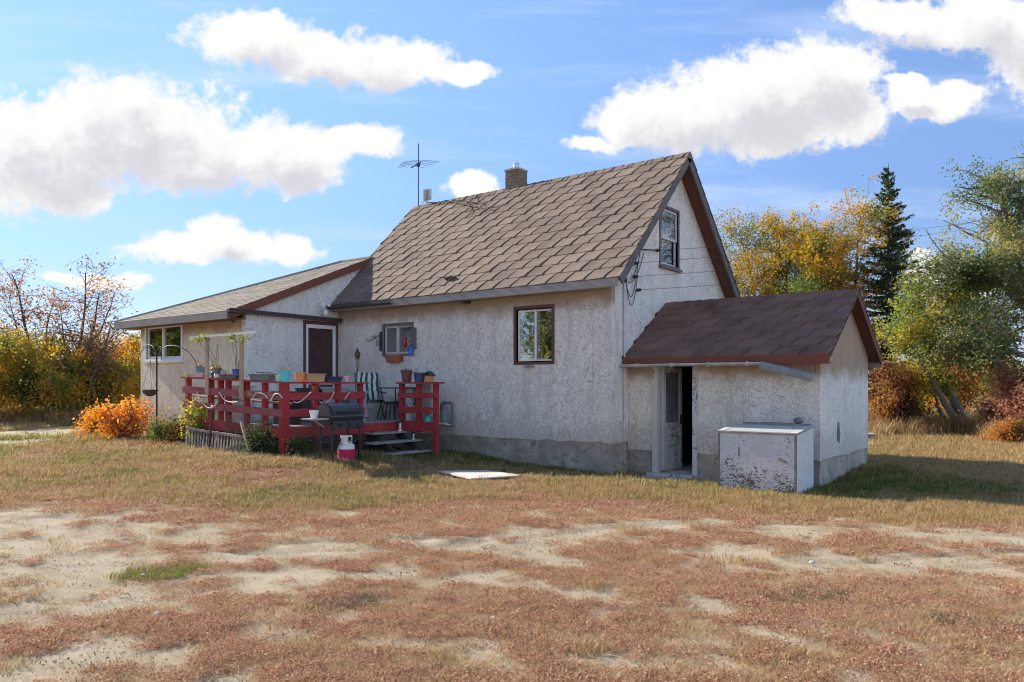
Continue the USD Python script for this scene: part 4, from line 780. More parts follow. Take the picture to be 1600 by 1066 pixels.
# leaning trees on the right: trunks drawn out by hand, crowns on limbs along them
def leaning(label, paths, rad, lims, seed, look, lp, size, h_sig=.3, group=None, bias=0., lens=(1.2, 2.6), up=.5, twig=6, tmin=.42):
    r = np.random.default_rng(seed); P0 = np.array(paths[0], float); wood, cen = [], []
    for pth, rd in zip(paths, rad):
        p = np.array(pth, float); t = np.linspace(0, len(p) - 1, 14); i = np.minimum(t.astype(int), len(p) - 2); q_ = p[i] + (p[i + 1] - p[i]) * (t - i)[:, None]
        q_[1:-1] = .25 * q_[:-2] + .5 * q_[1:-1] + .25 * q_[2:]; q_ += r.normal(0, .03, q_.shape)
        wood.append(tube(q_, np.linspace(rd, rd * .25, 14), 9, False))
        for k in range(lims):
            t_ = r.uniform(tmin, 1.0); j = min(int(t_ * 13), 12); p_ = q_[j]; az = r.uniform(0, 2 * np.pi); d = np.array([math.cos(az), math.sin(az), r.uniform(-.4, 1.1) * up * 2]); l = r.uniform(*lens)
            m_, _ = branch_path(p_, d / np.linalg.norm(d), l, r, 6, .01, .16); wood.append(tube(m_, np.linspace(rd * .3, .01, 7), 5, False))
            for k2 in range(twig):
                t2 = r.uniform(.2, 1.); j2 = min(int(t2 * 6), 5); az = r.uniform(0, 2 * np.pi); d2 = np.array([math.cos(az), math.sin(az), r.uniform(-.8, .6)]); w_, _ = branch_path(m_[j2], d2 / np.linalg.norm(d2), l * r.uniform(.25, .5), r, 3, .03, .2)
                wood.append(tube(w_, [.012, .009, .006, .003], 3, False)); n_ = r.poisson(lp * r.choice([.4, .9, 1.5])); tt = r.uniform(.1, 1.1, n_)[:, None]
                cen.append(w_[0] + (w_[-1] - w_[0]) * tt + r.normal(0, h_sig, (n_, 3)))
    return finish_plant('leaning_tree', label, 'tree', P0[0], join(*wood), np.vstack(cen), size, r, look, bark_grey, .6, bias, group)
def v3(px, py, depth): return EYE + (FWD + RGT * (px - 800) / FPX + np.array([0, 0, (HY - py) / FPX])) * depth
LG = 'leaning trees at the right edge of the yard'
leaning('grey trunked tree leaning left, the thicker of two, right of the lean-to', [[v3(1508, 664, 25), v3(1478, 608, 25), v3(1456, 560, 25), v3(1440, 500, 25), v3(1420, 440, 25)], [v3(1462, 575, 25), v3(1490, 520, 25.5), v3(1500, 470, 26)]], [.17, .10], 20, 501, 'green', 48, .09, .12, LG, .12, (.8, 1.9), tmin=.62)
leaning('slender forked trunk leaning left beside the thicker leaning tree', [[v3(1502, 662, 24), v3(1470, 622, 24), v3(1452, 586, 24), v3(1430, 545, 24), v3(1395, 500, 24)], [v3(1474, 655, 24.2), v3(1462, 620, 24.4), v3(1440, 580, 25)]], [.10, .06], 17, 502, 'green', 42, .09, .12, LG, .16, (.7, 1.6), tmin=.62)
leaning('big grey-green tree at the right edge reaching over the yard', [[v3(1660, 660, 24), v3(1640, 560, 24), v3(1600, 450, 24), v3(1570, 340, 24.5), v3(1560, 270, 24.5)], [v3(1640, 570, 24), v3(1575, 545, 23.6), v3(1510, 548, 23.3), v3(1470, 560, 23)], [v3(1615, 480, 24), v3(1545, 440, 23.6), v3(1500, 430, 23.4)], [v3(1600, 440, 24), v3(1660, 330, 24.5), v3(1680, 250, 25)], [v3(1620, 500, 24), v3(1680, 420, 24.5)]], [.2, .085, .09, .11, .1], 40, 503, 'deep', 58, .085, .16, LG, .05, (.9, 2.5))
shrub(1395, 24.5, 2.3, 1.7, 'wine', 510, 'dark red-brown bush right behind the lean-to corner', n=14, lp=15, size=.085, bias=-.05)
shrub(1425, 25.5, 1.5, 1.3, 'olive', 511, 'low olive bush between the dark red bush and the leaning trunks', n=9, lp=8, size=.07, bias=.1)
shrub(1612, 22.0, 2.4, 1.7, 'red', 512, 'tall pinkish red bush at the right edge of the photo', n=16, lp=15, size=.085)
shrub(1566, 23.5, 1.35, .9, 'red', 513, 'smaller red-brown bush left of the pinkish red bush', n=10, lp=9, size=.075, bias=-.1)
shrub(1580, 20.4, .75, 1.0, 'rust', 514, 'low straw and orange bush at the foot of the red bush', n=12, lp=10, size=.06, bias=.2)
shrub(1500, 40, 3.0, 2.6, 'rust', 515, 'distant orange-brown bush seen between the leaning trunks', n=10, lp=12, size=.12, bias=.1)
shrub(1455, 44, 2.6, 2.8, 'gold', 516, 'distant yellow bush seen left of the leaning trunks', n=10, lp=12, size=.12)
shrub(1560, 46, 3.4, 3.2, 'gold', 517, 'distant golden bush seen right of the leaning trunks', n=10, lp=12, size=.13)
# far woods all round as one mass
r = np.random.default_rng(77); cen = []
for k in range(420):
    a = r.uniform(0, 2 * np.pi); R_ = r.uniform(120, 210); h = r.uniform(2.5, 6.5); c = np.array([R_ * math.cos(a), R_ * math.sin(a), .1]); m_ = 90
    cen.append(c + np.stack([r.normal(0, 5.5, m_), r.normal(0, 5.5, m_), np.abs(r.normal(0, .5, m_)).clip(0, 1) * h], 1))
cen = np.vstack(cen); v, f, tt = leaves(cen, 1.1, r, np.clip(r.normal(.5, .25, len(cen)), 0, 1), 0, .9)
single('distant_woods', (v, f), LF['olive'], 'low autumn woods along the far horizon', 'woods', kind='stuff', tint=tt)
# trees across the yard from the house: out of frame, seen in the window panes
for i, (x, y, h) in enumerate([(-13, -17, 7.5), (-10, -21, 8), (-17, -22, 8.5), (-24, -8.8, 7), (-27.5, -12, 7.5), (-31, -13.5, 8), (-22, -10.5, 6.5), (-5, -25, 8)]):
    r = np.random.default_rng(600 + i); b = G(x, y); st = [(np.array([r.normal(0, .12), r.normal(0, .12), 1.]), h * r.uniform(.8, 1), .12) for _ in range(3)]
    wood, cen = grow(b, r, st, 20, 5, 13, .3); finish_plant('yard_tree', ['green tree across the yard, mirrored in the long wall windows, nearest the drive', 'tall yellow-green tree behind the nearest mirrored tree across the yard', 'big green tree across the yard, mirrored at the left of the long wall windows', 'yellow-green tree mirrored in the wide wing window, right one', 'green tree mirrored in the wide wing window, farthest off', 'yellow-green tree mirrored in the wide wing window, left one', 'green tree across the yard between the two mirrored groups', 'tallest yellow-green tree across the yard, farthest to the right'][i], 'tree', b, wood, cen, .2, r, ['deep', 'green'][i % 2], bark_brown, .6, 0, 'trees across the yard, mirrored in the window panes')

# ------------------------------------------------------------------ grass and weeds
def blades(r, n, rad, l0, l1, w, spread, curl=.4, tw=0.0):
    """A tuft: n tapering blades of three triangles each, rooted within rad."""
    a = r.uniform(0, 2 * np.pi, n); rr = rad * np.sqrt(r.uniform(0, 1, n)); base = np.stack([rr * np.cos(a), rr * np.sin(a), np.full(n, -.008)], 1)
    az = r.uniform(0, 2 * np.pi, n); l = r.uniform(l0, l1, n)[:, None]; s_ = (spread * r.uniform(.3, 1.3, n))[:, None]
    out = np.stack([np.cos(az), np.sin(az), np.zeros(n)], 1); upv = np.array([0, 0, 1.])
    d1 = upv + out * s_; d1 /= np.linalg.norm(d1, axis=1, keepdims=True); d2 = upv * (1 - curl) + out * (s_ + curl); d2 /= np.linalg.norm(d2, axis=1, keepdims=True)
    sd = np.stack([-np.sin(az), np.cos(az), np.zeros(n)], 1) * w * r.uniform(.6, 1.3, n)[:, None] / 2
    mid = base + d1 * l * .55; tip = mid + d2 * l * .45
    V = np.stack([base - sd, base + sd, mid - sd * .8, mid + sd * .8, tip], 1).reshape(-1, 3); i = np.arange(n)[:, None] * 5
    return V, np.vstack([i + [0, 1, 3], i + [0, 3, 2], i + [2, 3, 4]]), np.repeat(np.clip(r.normal(.5, .28, n), 0, 1), 5)
def weed(r, n, rad, h, leaf):
    """Matted low weed: short crooked stems with tiny leaves and seed heads."""
    c = np.stack([r.normal(0, rad * .5, n), r.normal(0, rad * .5, n), np.abs(r.normal(0, h * .45, n))], 1); c[:, 2] *= np.exp(-(c[:, 0] ** 2 + c[:, 1] ** 2) / rad ** 2)
    v, f, t = leaves(c, leaf, r, np.clip(r.normal(.5, .36, n), 0, 1), .3, .5)
    v2, f2, t2 = blades(r, n // 4, rad * .6, h * .5, h * 1.3, .003, 1.6, .6); return np.vstack([v, v2]), np.vstack([f, f2 + len(v)]), np.concatenate([t, t2 * .7])
GL = dict(
 lush=leaf_mat('lush_grass', [(0, (.03, .05, .01)), (.5, (.08, .12, .022)), (.85, (.16, .20, .045)), (1, (.34, .29, .11))], .35),
 red=leaf_mat('red_weed', [(0, (.13, .065, .042)), (.3, (.38, .19, .115)), (.65, (.56, .32, .21)), (1, (.68, .52, .39))], .22),
 tan=leaf_mat('dry_grass', [(0, (.20, .115, .05)), (.35, (.36, .23, .10)), (.7, (.46, .335, .16)), (1, (.56, .46, .28))], .25),
 green=leaf_mat('green_grass', [(0, (.07, .085, .02)), (.45, (.16, .18, .04)), (.8, (.30, .28, .08)), (1, (.44, .36, .15))], .35),
 dark=leaf_mat('dark_tussock', [(0, (.05, .045, .025)), (.5, (.15, .13, .07)), (1, (.30, .25, .15))], .2))
def scatter(name, label, cat, look, protos, pts, scale, seed, tilt=.12):
    r = np.random.default_rng(seed); p = _path('/World', name); pi = UsdGeom.PointInstancer.Define(stage, p); n = len(pts)
    setd(pi.GetPrim(), label=label, category=cat, kind='stuff')
    for i, (v, f, t) in enumerate(protos):
        put(f'{p}/tuft_{i:03d}', v, f, None, GL[look], t); pi.CreatePrototypesRel().AddTarget(f'{p}/tuft_{i:03d}')
    xy = np.asarray(pts); z = gz(xy[:, 0], xy[:, 1])
    nr = np.exp(-((xy[:, 0] + 1) ** 2 + (xy[:, 1] + 6) ** 2) / 300); z = z + nr * (fb(xy[:, 0], xy[:, 1], 1.3, 51) - .5) * .05
    yaw = r.uniform(0, 2 * np.pi, n); tx, ty = r.normal(0, tilt, n), r.normal(0, tilt, n)
    cz, sz = np.cos(yaw / 2), np.sin(yaw / 2); Q = np.stack([cz, tx / 2 * cz + ty / 2 * sz, ty / 2 * cz - tx / 2 * sz, sz], 1); Q /= np.linalg.norm(Q, axis=1, keepdims=True)
    pi.CreateProtoIndicesAttr(Vt.IntArray.FromNumpy(r.integers(0, len(protos), n).astype(np.int32)))
    pi.CreatePositionsAttr(Vt.Vec3fArray.FromNumpy(np.stack([xy[:, 0], xy[:, 1], z], 1).astype(np.float32)))
    pi.CreateOrientationsAttr(Vt.QuathArray([Gf.Quath(float(a), float(b), float(c), float(d)) for a, b, c, d in Q]))
    s_ = (scale * r.uniform(.65, 1.35, n))[:, None] * np.ones(3); s_[:, 2] *= r.uniform(.7, 1.3, n); pi.CreateScalesAttr(Vt.Vec3fArray.FromNumpy(s_.astype(np.float32)))
r = np.random.default_rng(900)
def candidates(n, far):
    """Random spots in the view's ground fan, thinning with distance."""
    dpt = 4.0 * (far / 4.0) ** r.uniform(0, 1, n) ** .85; px = r.uniform(-760, 760, n); s_ = px / FPX * 1.06
    P_ = EYE[:2] + dpt[:, None] * (FWD[:2] + s_[:, None] * RGT[:2]); return P_[:, 0], P_[:, 1], dpt
def off_house(x, y): return ~(((x > -12.5) & (x < .05) & (y > -.02) & (y < 6)) | ((x > -12.5) & (x < -7.7) & (y > -2.6) & (y < 6)) | ((x > 0) & (x < 3.6) & (y > .6) & (y < 3.9)) | ((x > -8.2) & (x < -4.85) & (y > -3.5) & (y < 0)) | ((x > 2.15) & (x < 3.4) & (y > -.5) & (y < .65)) | ((x > .25) & (x < 2.3) & (y > -.02) & (y < .65)) | (np.abs((x + 1.19) * .85 + (y + 2.34) * -.3) + np.abs((x + 1.19) * .3 + (y + 2.34) * .85) < .78))
x, y, d = candidates(150000, 34); sa, re, gr, dk = ground_masks(x, y); u = r.uniform(0, 1, len(x)); ok = off_house(x, y) & (y < 60)
nk, nk2 = fb(x, y, 5., 71, 4), fb(x, y, 1.6, 73, 3); k = ok & (u < np.clip(re - sa * 1.15, 0, 1) * (.08 + .48 * np.clip((nk - .44) * 5, 0, 1) * np.clip((nk2 - .30) * 4, .25, 1)) * (d < 24)); kl = ok & (r.uniform(0, 1, len(x)) < re * np.clip(1 - sa, .06, 1) * .34 * (d < 20)); k2 = ok & (u < np.clip(1 - re * 1.35, 0, 1) * (1 - sa) * (1 - .6 * gr) * .8); k3 = ok & (u < gr * (1 - sa * .6) * .9)
k4 = ok & (u < sa * .05 * np.clip((nk - .42) * 6, .1, 1) * (d < 16))
scale_d = lambda dd: np.clip(dd / 8., .85, 2.4)
scatter('red_weed_mat', 'matted red-brown weeds covering the worn yard in the foreground', 'weeds', 'red', [weed(np.random.default_rng(s), 150, .125, .026, .0135) for s in range(6)], np.stack([x[k], y[k]], 1), scale_d(d[k]), 1)
scatter('dry_grass', 'short straw-coloured dry grass of the lawn', 'grass', 'tan', [blades(np.random.default_rng(20 + s), 60, .12, .02, .07, .005, .7) for s in range(5)], np.stack([x[k2], y[k2]], 1), scale_d(d[k2]) * 1.0, 2)
scatter('green_grass', 'greener grass along the walls and in the lawn', 'grass', 'green', [blades(np.random.default_rng(40 + s), 60, .13, .02, .055, .005, .9, .5) for s in range(5)], np.stack([x[k3], y[k3]], 1), scale_d(d[k3]) * 1.1, 3)
scatter('straw_litter', 'flattened straw-coloured litter between the red-brown weeds', 'weeds', 'tan', [blades(np.random.default_rng(140 + s), 34, .14, .02, .06, .0035, 2.2, .7) for s in range(5)], np.stack([x[kl], y[kl]], 1), scale_d(d[kl]), 8)
x4, y4 = x[k4], y[k4]
scatter('sand_litter', 'sparse dry stalks and bits lying on the bare sand tracks', 'weeds', 'dark', [weed(np.random.default_rng(60 + s), 16, .10, .012, .014) for s in range(4)], np.stack([x4, y4], 1), np.full(len(x4), 1.), 4)
m4 = ok & (u < (dk - .2) * .09) & (d < 14); xx, yy, dd = x[m4], y[m4], dk[m4]; rep = 3
scatter('dark_tussock', 'dark wiry tussocks in the red weeds', 'weeds', 'dark', [blades(np.random.default_rng(80 + s), 45, .07, .02, .06, .004, 1.2, .6) for s in range(4)], np.concatenate([np.stack([xx, yy], 1) + r.normal(0, .04, (len(xx), 2)) for _ in range(rep)]), np.full(len(xx) * rep, 1.), 5)
# tall grass: along the right side of the lean-to, at the long wall, under the far trees
tg = []
for (ax, ay, bx_, by, n_, w_) in [(3.75, .5, 4.2, 3.6, 260, .28), (3.4, .35, 5.9, 1.8, 520, .5), (-4.8, -.35, -.4, -.12, 420, .2), (1.45, .45, 2.15, .45, 40, .1), (2.1, -.35, 2.2, .5, 30, .08), (-4.6, -2.3, -3.0, -.6, 380, .5)]:
    t = r.uniform(0, 1, n_); tg.append(np.stack([ax + (bx_ - ax) * t + r.normal(0, w_, n_), ay + (by - ay) * t + r.normal(0, w_, n_)], 1))
tg = np.vstack(tg); tg = tg[off_house(tg[:, 0], tg[:, 1])]
scatter('tall_grass', 'taller dark green grass against the house walls', 'grass', 'lush', [blades(np.random.default_rng(100 + s), 36, .10, .05, .15, .006, .55, .5) for s in range(5)], tg, np.full(len(tg), 1.), 6)
tg = []
for px0, px1, dep, n_ in [(1360, 1545, 24.2, 420), (1540, 1700, 22, 300), (-60, 140, 27.2, 340), (1360, 1545, 25.5, 300), (1330, 1700, 30, 350)]:
    q_ = np.array([from_px(a, dep + r.normal(0, .5)) for a in r.uniform(px0, px1, n_)]); tg.append(q_)
tg = np.vstack(tg)
scatter('rough_grass', 'rough brown tall grass under the trees at the edge of the yard', 'grass', 'tan', [blades(np.random.default_rng(120 + s), 45, .18, .2, .55, .012, .35, .4) for s in range(5)], tg, np.full(len(tg), 1.1), 7)

# ------------------------------------------------------------------ the red deck
plastic = lambda n_, c, ro=.45: pm(n_, c, ro, .08, 4.)
FL, DX0, DX1, DY0, EXT = .93, -8.24, -4.80, -3.64, -3.60
deck = Thing('red_deck', 'weathered red painted wooden deck with railings and steps in the corner of the house', 'deck', (DX1, DY0, .35))
dz_ = lambda x: .12 * (DX1 - x) / (DX1 - DX0)
def D(name, m_, mat, **k): return deck.part(name, m_, mat, world=True, **k)
for i in range(20):
    y0 = DY0 + .02 + i * .144
    if y0 > -2.6: D('floor_board', bx(-7.70, DX1 - .03, y0, min(y0 + .136, -.03), FL - .03, FL + rng.uniform(-.003, .003)), deck_grey)
    else: D('floor_board', bx(DX0 + .05, DX1 - .03, y0, y0 + .136, FL - .03, FL + rng.uniform(-.003, .003)), deck_grey)
for i in range(5): D('floor_board', bx(DX1 - .028, EXT - .02 - (.45 if i > 1 else 0), -.77 + i * .146, -.77 + i * .146 + .138, FL - .03, FL + rng.uniform(-.003, .003)), deck_grey)
def rail(p0, p1, h, mat, t=.038): return bar(p0, p1, t, h)
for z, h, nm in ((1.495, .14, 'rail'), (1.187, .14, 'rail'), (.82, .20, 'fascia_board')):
    D(nm, rail((DX0 - .03, DY0 - .075, z + .12), (DX1 + .02, DY0 - .075, z), h, red_sunlit), red_sunlit if nm == 'rail' else red_paint, label='dull worn rail on the front of the deck' if nm == 'rail' else None)
    D(nm, rail((DX1 + .035, DY0 - .05, z), (DX1 + .035, -.80 if nm == 'fascia_board' else -1.76, z + (.0)), h, red_paint), red_paint)
D('rail_cap', bar((DX0 - .05, DY0 - .01, 1.75 + .12), (DX1 + .08, DY0 - .01, 1.75), .21, .035), red_paint); D('rail_cap', bar((DX1 - .0, DY0 + .1, 1.752), (DX1 - .0, -1.70, 1.752), .20, .035), red_paint)
for x in (-8.17, -7.30, -6.95, -6.67, -6.03, -5.43): D('post', bx(x - .046, x + .046, DY0 - .055, DY0 + .037, .42, 1.73 + dz_(x)), red_paint)
D('corner_post', bx(DX1 - .09, DX1 + .052, DY0 - .092, DY0 + .05, .30, 1.733), red_paint, label='thick corner post of the deck')
for y in (-2.95, -2.39, -1.82): D('post', bx(DX1 - .078, DX1 + .014, y - .046, y + .046, .42, 1.734), red_paint)
D('joist', join(bx(DX0 + .1, DX1 - .1, DY0 + .02, DY0 + .06, .72, FL - .031), bx(DX0 + .1, DX1 - .1, -2.0, -1.96, .72, FL - .031), bx(-7.6, DX1 - .1, -.6, -.56, .72, FL - .031)), dark_wood)
D('shelf_board', bar((DX0 + .05, DY0 + .16, 1.36 + .11), (DX1 - .12, DY0 + .16, 1.36), .14, .035), raw_wood)
# the narrow end by the wall
for z, h in ((1.49, .11), (1.18, .135), (.85, .20)): D('rail' if h < .2 else 'fascia_board', rail((DX1 + .06, -.845, z), (EXT + .02, -.845, z), h, red_paint), red_paint)
D('rail_cap', bar((DX1 + .04, -.78, 1.752), (EXT + .06, -.78, 1.752), .2, .035), red_paint)
for x, zb in ((-4.69, .6), (-4.18, .72), (-3.69, .12)): D('post', bx(x - .046, x + .046, -.823, -.731, zb, 1.733), red_paint)
for i, (x, y0, y1, z) in enumerate(((-4.62, -1.77, -.70, .735), (-4.32, -2.03, -.68, .565), (-4.0, -1.85, -.64, .36))): D('step', bx(x - .14, x + .14, y0, y1, z - .035, z), deck_grey)
D('stringer', join(bar((-4.74, -1.62, .70), (-3.9, -1.62, .24), .04, .16), bar((-4.74, -.88, .70), (-3.9, -.88, .24), .04, .16)), dark_wood)
lat = []
for k in range(26):
    y = DY0 + .1 + k * .085
    for s_ in (-1, 1):
        a, b = (y, y + .34) if s_ > 0 else (y + .34, y); lat.append(bar((DX1 + .01 + .008 * s_, np.clip(a, DY0 + .06, -1.3), .30), (DX1 + .01 + .008 * s_, np.clip(b, DY0 + .06, -1.3), .715), .006, .035, (1, 0, 0)))
D('lattice', join(*lat), dark_wood)
fig = []
wires = []
for k in range(60):
    x0 = -7.0 + k * .055
    for s_ in (-1, 1):
        zlo, zhi = .40, 1.12; dx = (zhi - zlo) * .62 * s_; a, b = np.array([x0, zlo]), np.array([x0 + dx, zhi])
        lo, hi = -6.95, DX1 + .07
        if a[0] < lo or a[0] > hi or b[0] < lo or b[0] > hi: continue
        wires.append(tube([(a[0], DY0 - .115 + .004 * s_, a[1]), (b[0], DY0 - .115 + .004 * s_, b[1])], .0028, 3, False))
for k in range(26):
    y0 = DY0 - .1 + k * .055
    for s_ in (-1, 1):
        b = y0 + .72 * .62 * s_
        if b < DY0 - .12 or b > -2.0 or y0 > -2.0: continue
        wires.append(tube([(DX1 + .085 + .004 * s_, y0, .42), (DX1 + .085 + .004 * s_, b, 1.14)], .0028, 3, False))
single('wire_netting', join(*wires), pm('rusty_wire', (.16, .12, .10), .6, .2), 'rusty diamond wire netting stretched round the foot of the deck corner', 'netting')
# white rope looped along the rails
rope = []
def rp(pts, ax, val):
    p = np.array([at(x, y, ax, val) for x, y in pts]); t = np.linspace(0, len(p) - 1, 16); i = np.arange(len(p))
    from scipy.interpolate import CubicSpline
    rope.append(tube(CubicSpline(i, p)(t), .012, 6))
for pts in ([(308, 612), (315, 628), (325, 637), (334, 636), (341, 627)], [(343, 613), (349, 623), (358, 628), (371, 628)], [(392, 628), (397, 619), (403, 614), (412, 616), (418, 623)], [(423, 628), (427, 619), (433, 615), (441, 622)]): rp(pts, 1, DY0 - .115)
for pts in ([(459, 628), (466, 629), (474, 624), (486, 613)], [(499, 627), (507, 630), (515, 625), (522, 613)], [(537, 628), (541, 620), (546, 613)]): rp(pts, 0, DX1 + .075)
rpt = Thing('rope', 'cream coloured rope light looped in swags along the red rails', 'rope', (DX1, DY0 - .1, 1.4)); rmat = plastic('cream_rope', (.56, .51, .43), .6)
for m_ in rope: rpt.part('swag', m_, rmat, world=True)
# trellis frame of bare lumber on the front rail
tr = Thing('trellis_frame', 'two bare lumber uprights with a white cross stick, screwed to the deck rail', 'trellis', (-7.4, DY0 - .12, 1.4))
for px in (322.5, 376.5):
    x = at(px, 600, 1, DY0 - .13)[0]; tr.part('upright', bx(x - .05, x + .05, DY0 - .135, DY0 - .097, 1.42 + dz_(x), 2.70 + dz_(x) * .4), raw_wood, world=True)
a_, b_ = at(296, 528, 1, DY0 - .15), at(400, 519, 1, DY0 - .15); tr.part('cross_stick', bar(a_, b_, .02, .045), plastic('white_stick', (.66, .64, .60), .6), world=True)

# ------------------------------------------------------------------ pots on the railing
earth = pm('potting_soil', (.05, .038, .03), .95, .3, 20.)
def capz(x): return 1.7685 + dz_(x)
PG = None
def plant_bits(t, c, n, h, rad, seed, look='deep', size=.03):
    r = np.random.default_rng(seed); st, cc = [], []
    for i in range(n):
        a = r.uniform(0, 2 * np.pi); p = np.array(c) + [math.cos(a) * rad * r.uniform(0, 1), math.sin(a) * rad * r.uniform(0, 1), -.02]
        q_, _ = branch_path(p, np.array([math.cos(a) * .4, math.sin(a) * .4, 1.]), h * r.uniform(.5, 1.2), r, 4, .05, .2); st.append(tube(q_, [.004, .0035, .003, .0025, .002], 4, False)); m_ = r.poisson(6)
        cc.append(q_[r.integers(2, 5, m_)] + r.normal(0, .025, (m_, 3)))
    cc = np.vstack(cc); t.part('stems', join(*st), bark_brown, world=True)
    v, f, tt = leaves(cc, size, r, np.clip(r.normal(.55, .25, len(cc)), 0, 1)); t.part('leaves', (v, f), LF[look], world=True, tint=tt)
def px_trough(name, label, px0, px1, py_top, mat, front=True, w=.17, taper=.85, cat='planter'):
    if front: a, b = at(px0, 600, 1, DY0 - .05), at(px1, 600, 1, DY0 - .05); c = np.array([(a[0] + b[0]) / 2, DY0 - .01, 0]); c[2] = capz(c[0]); l = b[0] - a[0]; rz = 0
    else: a, b = at(px0, 600, 0, DX1 + .05), at(px1, 600, 0, DX1 + .05); c = np.array([DX1, (a[1] + b[1]) / 2, 1.7705]); l = b[1] - a[1]; rz = math.pi / 2
    d = (c - EYE) @ FWD; h = (HY - py_top) / FPX * d + EYE[2] - c[2]
    t = Thing(name, label, cat, c, rz); t.part('trough', trough(l, w, max(h, .09), taper), mat); t.part('soil', bx(-l / 2 * .9 + .02, l / 2 * .9 - .02, -w / 2 * .8, w / 2 * .8, h - .035, h - .022), earth); return t, c, h
def px_pot(name, label, px0, px1, py_top, mat, front=True, plane=None, taper=.7, cat='flower pot', zb=None, lip=True):
    if plane is not None: ax, val = plane
    else: ax, val = (1, DY0 - .01) if front else (0, DX1)
    a, b = at(px0, 600, ax, val), at(px1, 600, ax, val); c = (a + b) / 2; d = (c - EYE) @ FWD; rad = (px1 - px0) / FPX * d / 2
    c[2] = zb if zb is not None else (capz(c[0]) if front else 1.7705)
    h = (HY - py_top) / FPX * d + EYE[2] - c[2]
    t = Thing(name, label, cat, c); L_p = .012
    t.part('pot', lathe([(0, 0), (rad * taper, 0), (rad * .95, h - .025), (rad * (1.04 if lip else .97), h - .025), (rad * (1.04 if lip else 1), h), (rad * .9, h), (rad * .86, h - .04), (0, h - .04)], 22), mat, smooth=40)
    return t, c, h, rad
t, c, h = px_trough('planter', 'beige plastic trough at the left end of the railing', 294, 320, 585.5, plastic('beige_plastic', (.52, .42, .35)))
plant_bits(t, c + [-.25, -.05, h - .06], 7, .13, .06, 1, 'green', .05)
t, c, h = px_trough('planter', 'dark green trough between the two lumber uprights', 345, 371, 586.5, plastic('dark_green_plastic', (.075, .095, .075))); plant_bits(t, c + [.0, 0, h], 6, .1, .15, 2, 'wine')
t, c, h = px_trough('planter', 'grey-green trough left of the turquoise pot', 391, 424, 584.5, plastic('grey_green_plastic', (.12, .135, .115)))
t.part('lid_board', bar(c + [-.12, .02, h + .03], c + [.2, .02, h + .02], .16, .015), black_metal, world=True)
t, c, h, rad = px_pot('flower_pot', 'bright turquoise pot on the railing near the deck corner', 438.5, 454, 579, plastic('turquoise_plastic', (.06, .50, .52))); plant_bits(t, c + [0, 0, h], 5, .06, .08, 3, 'rust', .03)
px_pot('flower_pot', 'small pale mint pot leaning on the turquoise pot', 431, 440, 586, plastic('mint_plastic', (.35, .66, .52)))
t, c, h, rad = px_pot('flower_pot', 'round orange pot on the side railing next to the corner', 460.5, 477, 582, plastic('orange_plastic', (.62, .26, .09)), False)
t, c, h = px_trough('planter', 'tan wooden-look trough with dark lettering on the side railing', 478, 508, 584, plastic('tan_plastic', (.50, .29, .13)), False, .16)
sc_ = [bx(-.08 + i * .022, -.066 + i * .022, -.101, -.0985, h * .42 + rng.uniform(-.008, .004), h * .62 + rng.uniform(-.004, .012)) for i in range(7)]; t.part('lettering', join(*[(rotz(m_, 0)) for m_ in sc_]), pm('dark_print', (.06, .04, .03)), kind=None) if False else None
t, c, h = px_trough('planter', 'navy blue trough on the side railing left of the pink pot', 509, 534, 588.5, plastic('navy_plastic', (.022, .024, .06)), False)
px_pot('flower_pot', 'pale pink pot at the end of the side railing', 535, 547, 588, plastic('pink_plastic', (.72, .42, .40)), False)
t, c, h, rad = px_pot('flower_pot', 'maroon pot on the small railing by the steps', 626, 645, 578.5, plastic('maroon_plastic', (.14, .04, .038)), plane=(1, -.79), zb=1.7705); plant_bits(t, c + [0, 0, h], 6, .07, .1, 5, 'rust', .03)
t, c, h, rad = px_pot('flower_pot', 'dark blue pot beside the maroon pot', 646, 665, 582.5, plastic('dark_blue_plastic', (.03, .04, .10)), plane=(1, -.79), zb=1.7705, taper=.8); plant_bits(t, c + [0, 0, h], 5, .06, .09, 6, 'deep', .03)
c = at(671, 596, 1, -.79); t = Thing('birdhouse', 'small yellow birdhouse with a dark roof at the end of the small railing', 'birdhouse', (c[0], -.79, 1.7705)); t.part('box', bx(-.07, .06, -.06, .06, 0, .13), plastic('yellow_paint', (.52, .30, .06))); t.part('roof', slab([(-.10, .12), (.0, .20), (.10, .12), (.10, .14), (.0, .225), (-.10, .14)], [], (0, -.08, 0), X_, Z_, Y_, .16), dark_wood); t.part('entrance', lathe([(0, 0), (.022, 0), (.022, .004), (0, .004)], 12, (0, 0, 0)), black_metal) if False else None
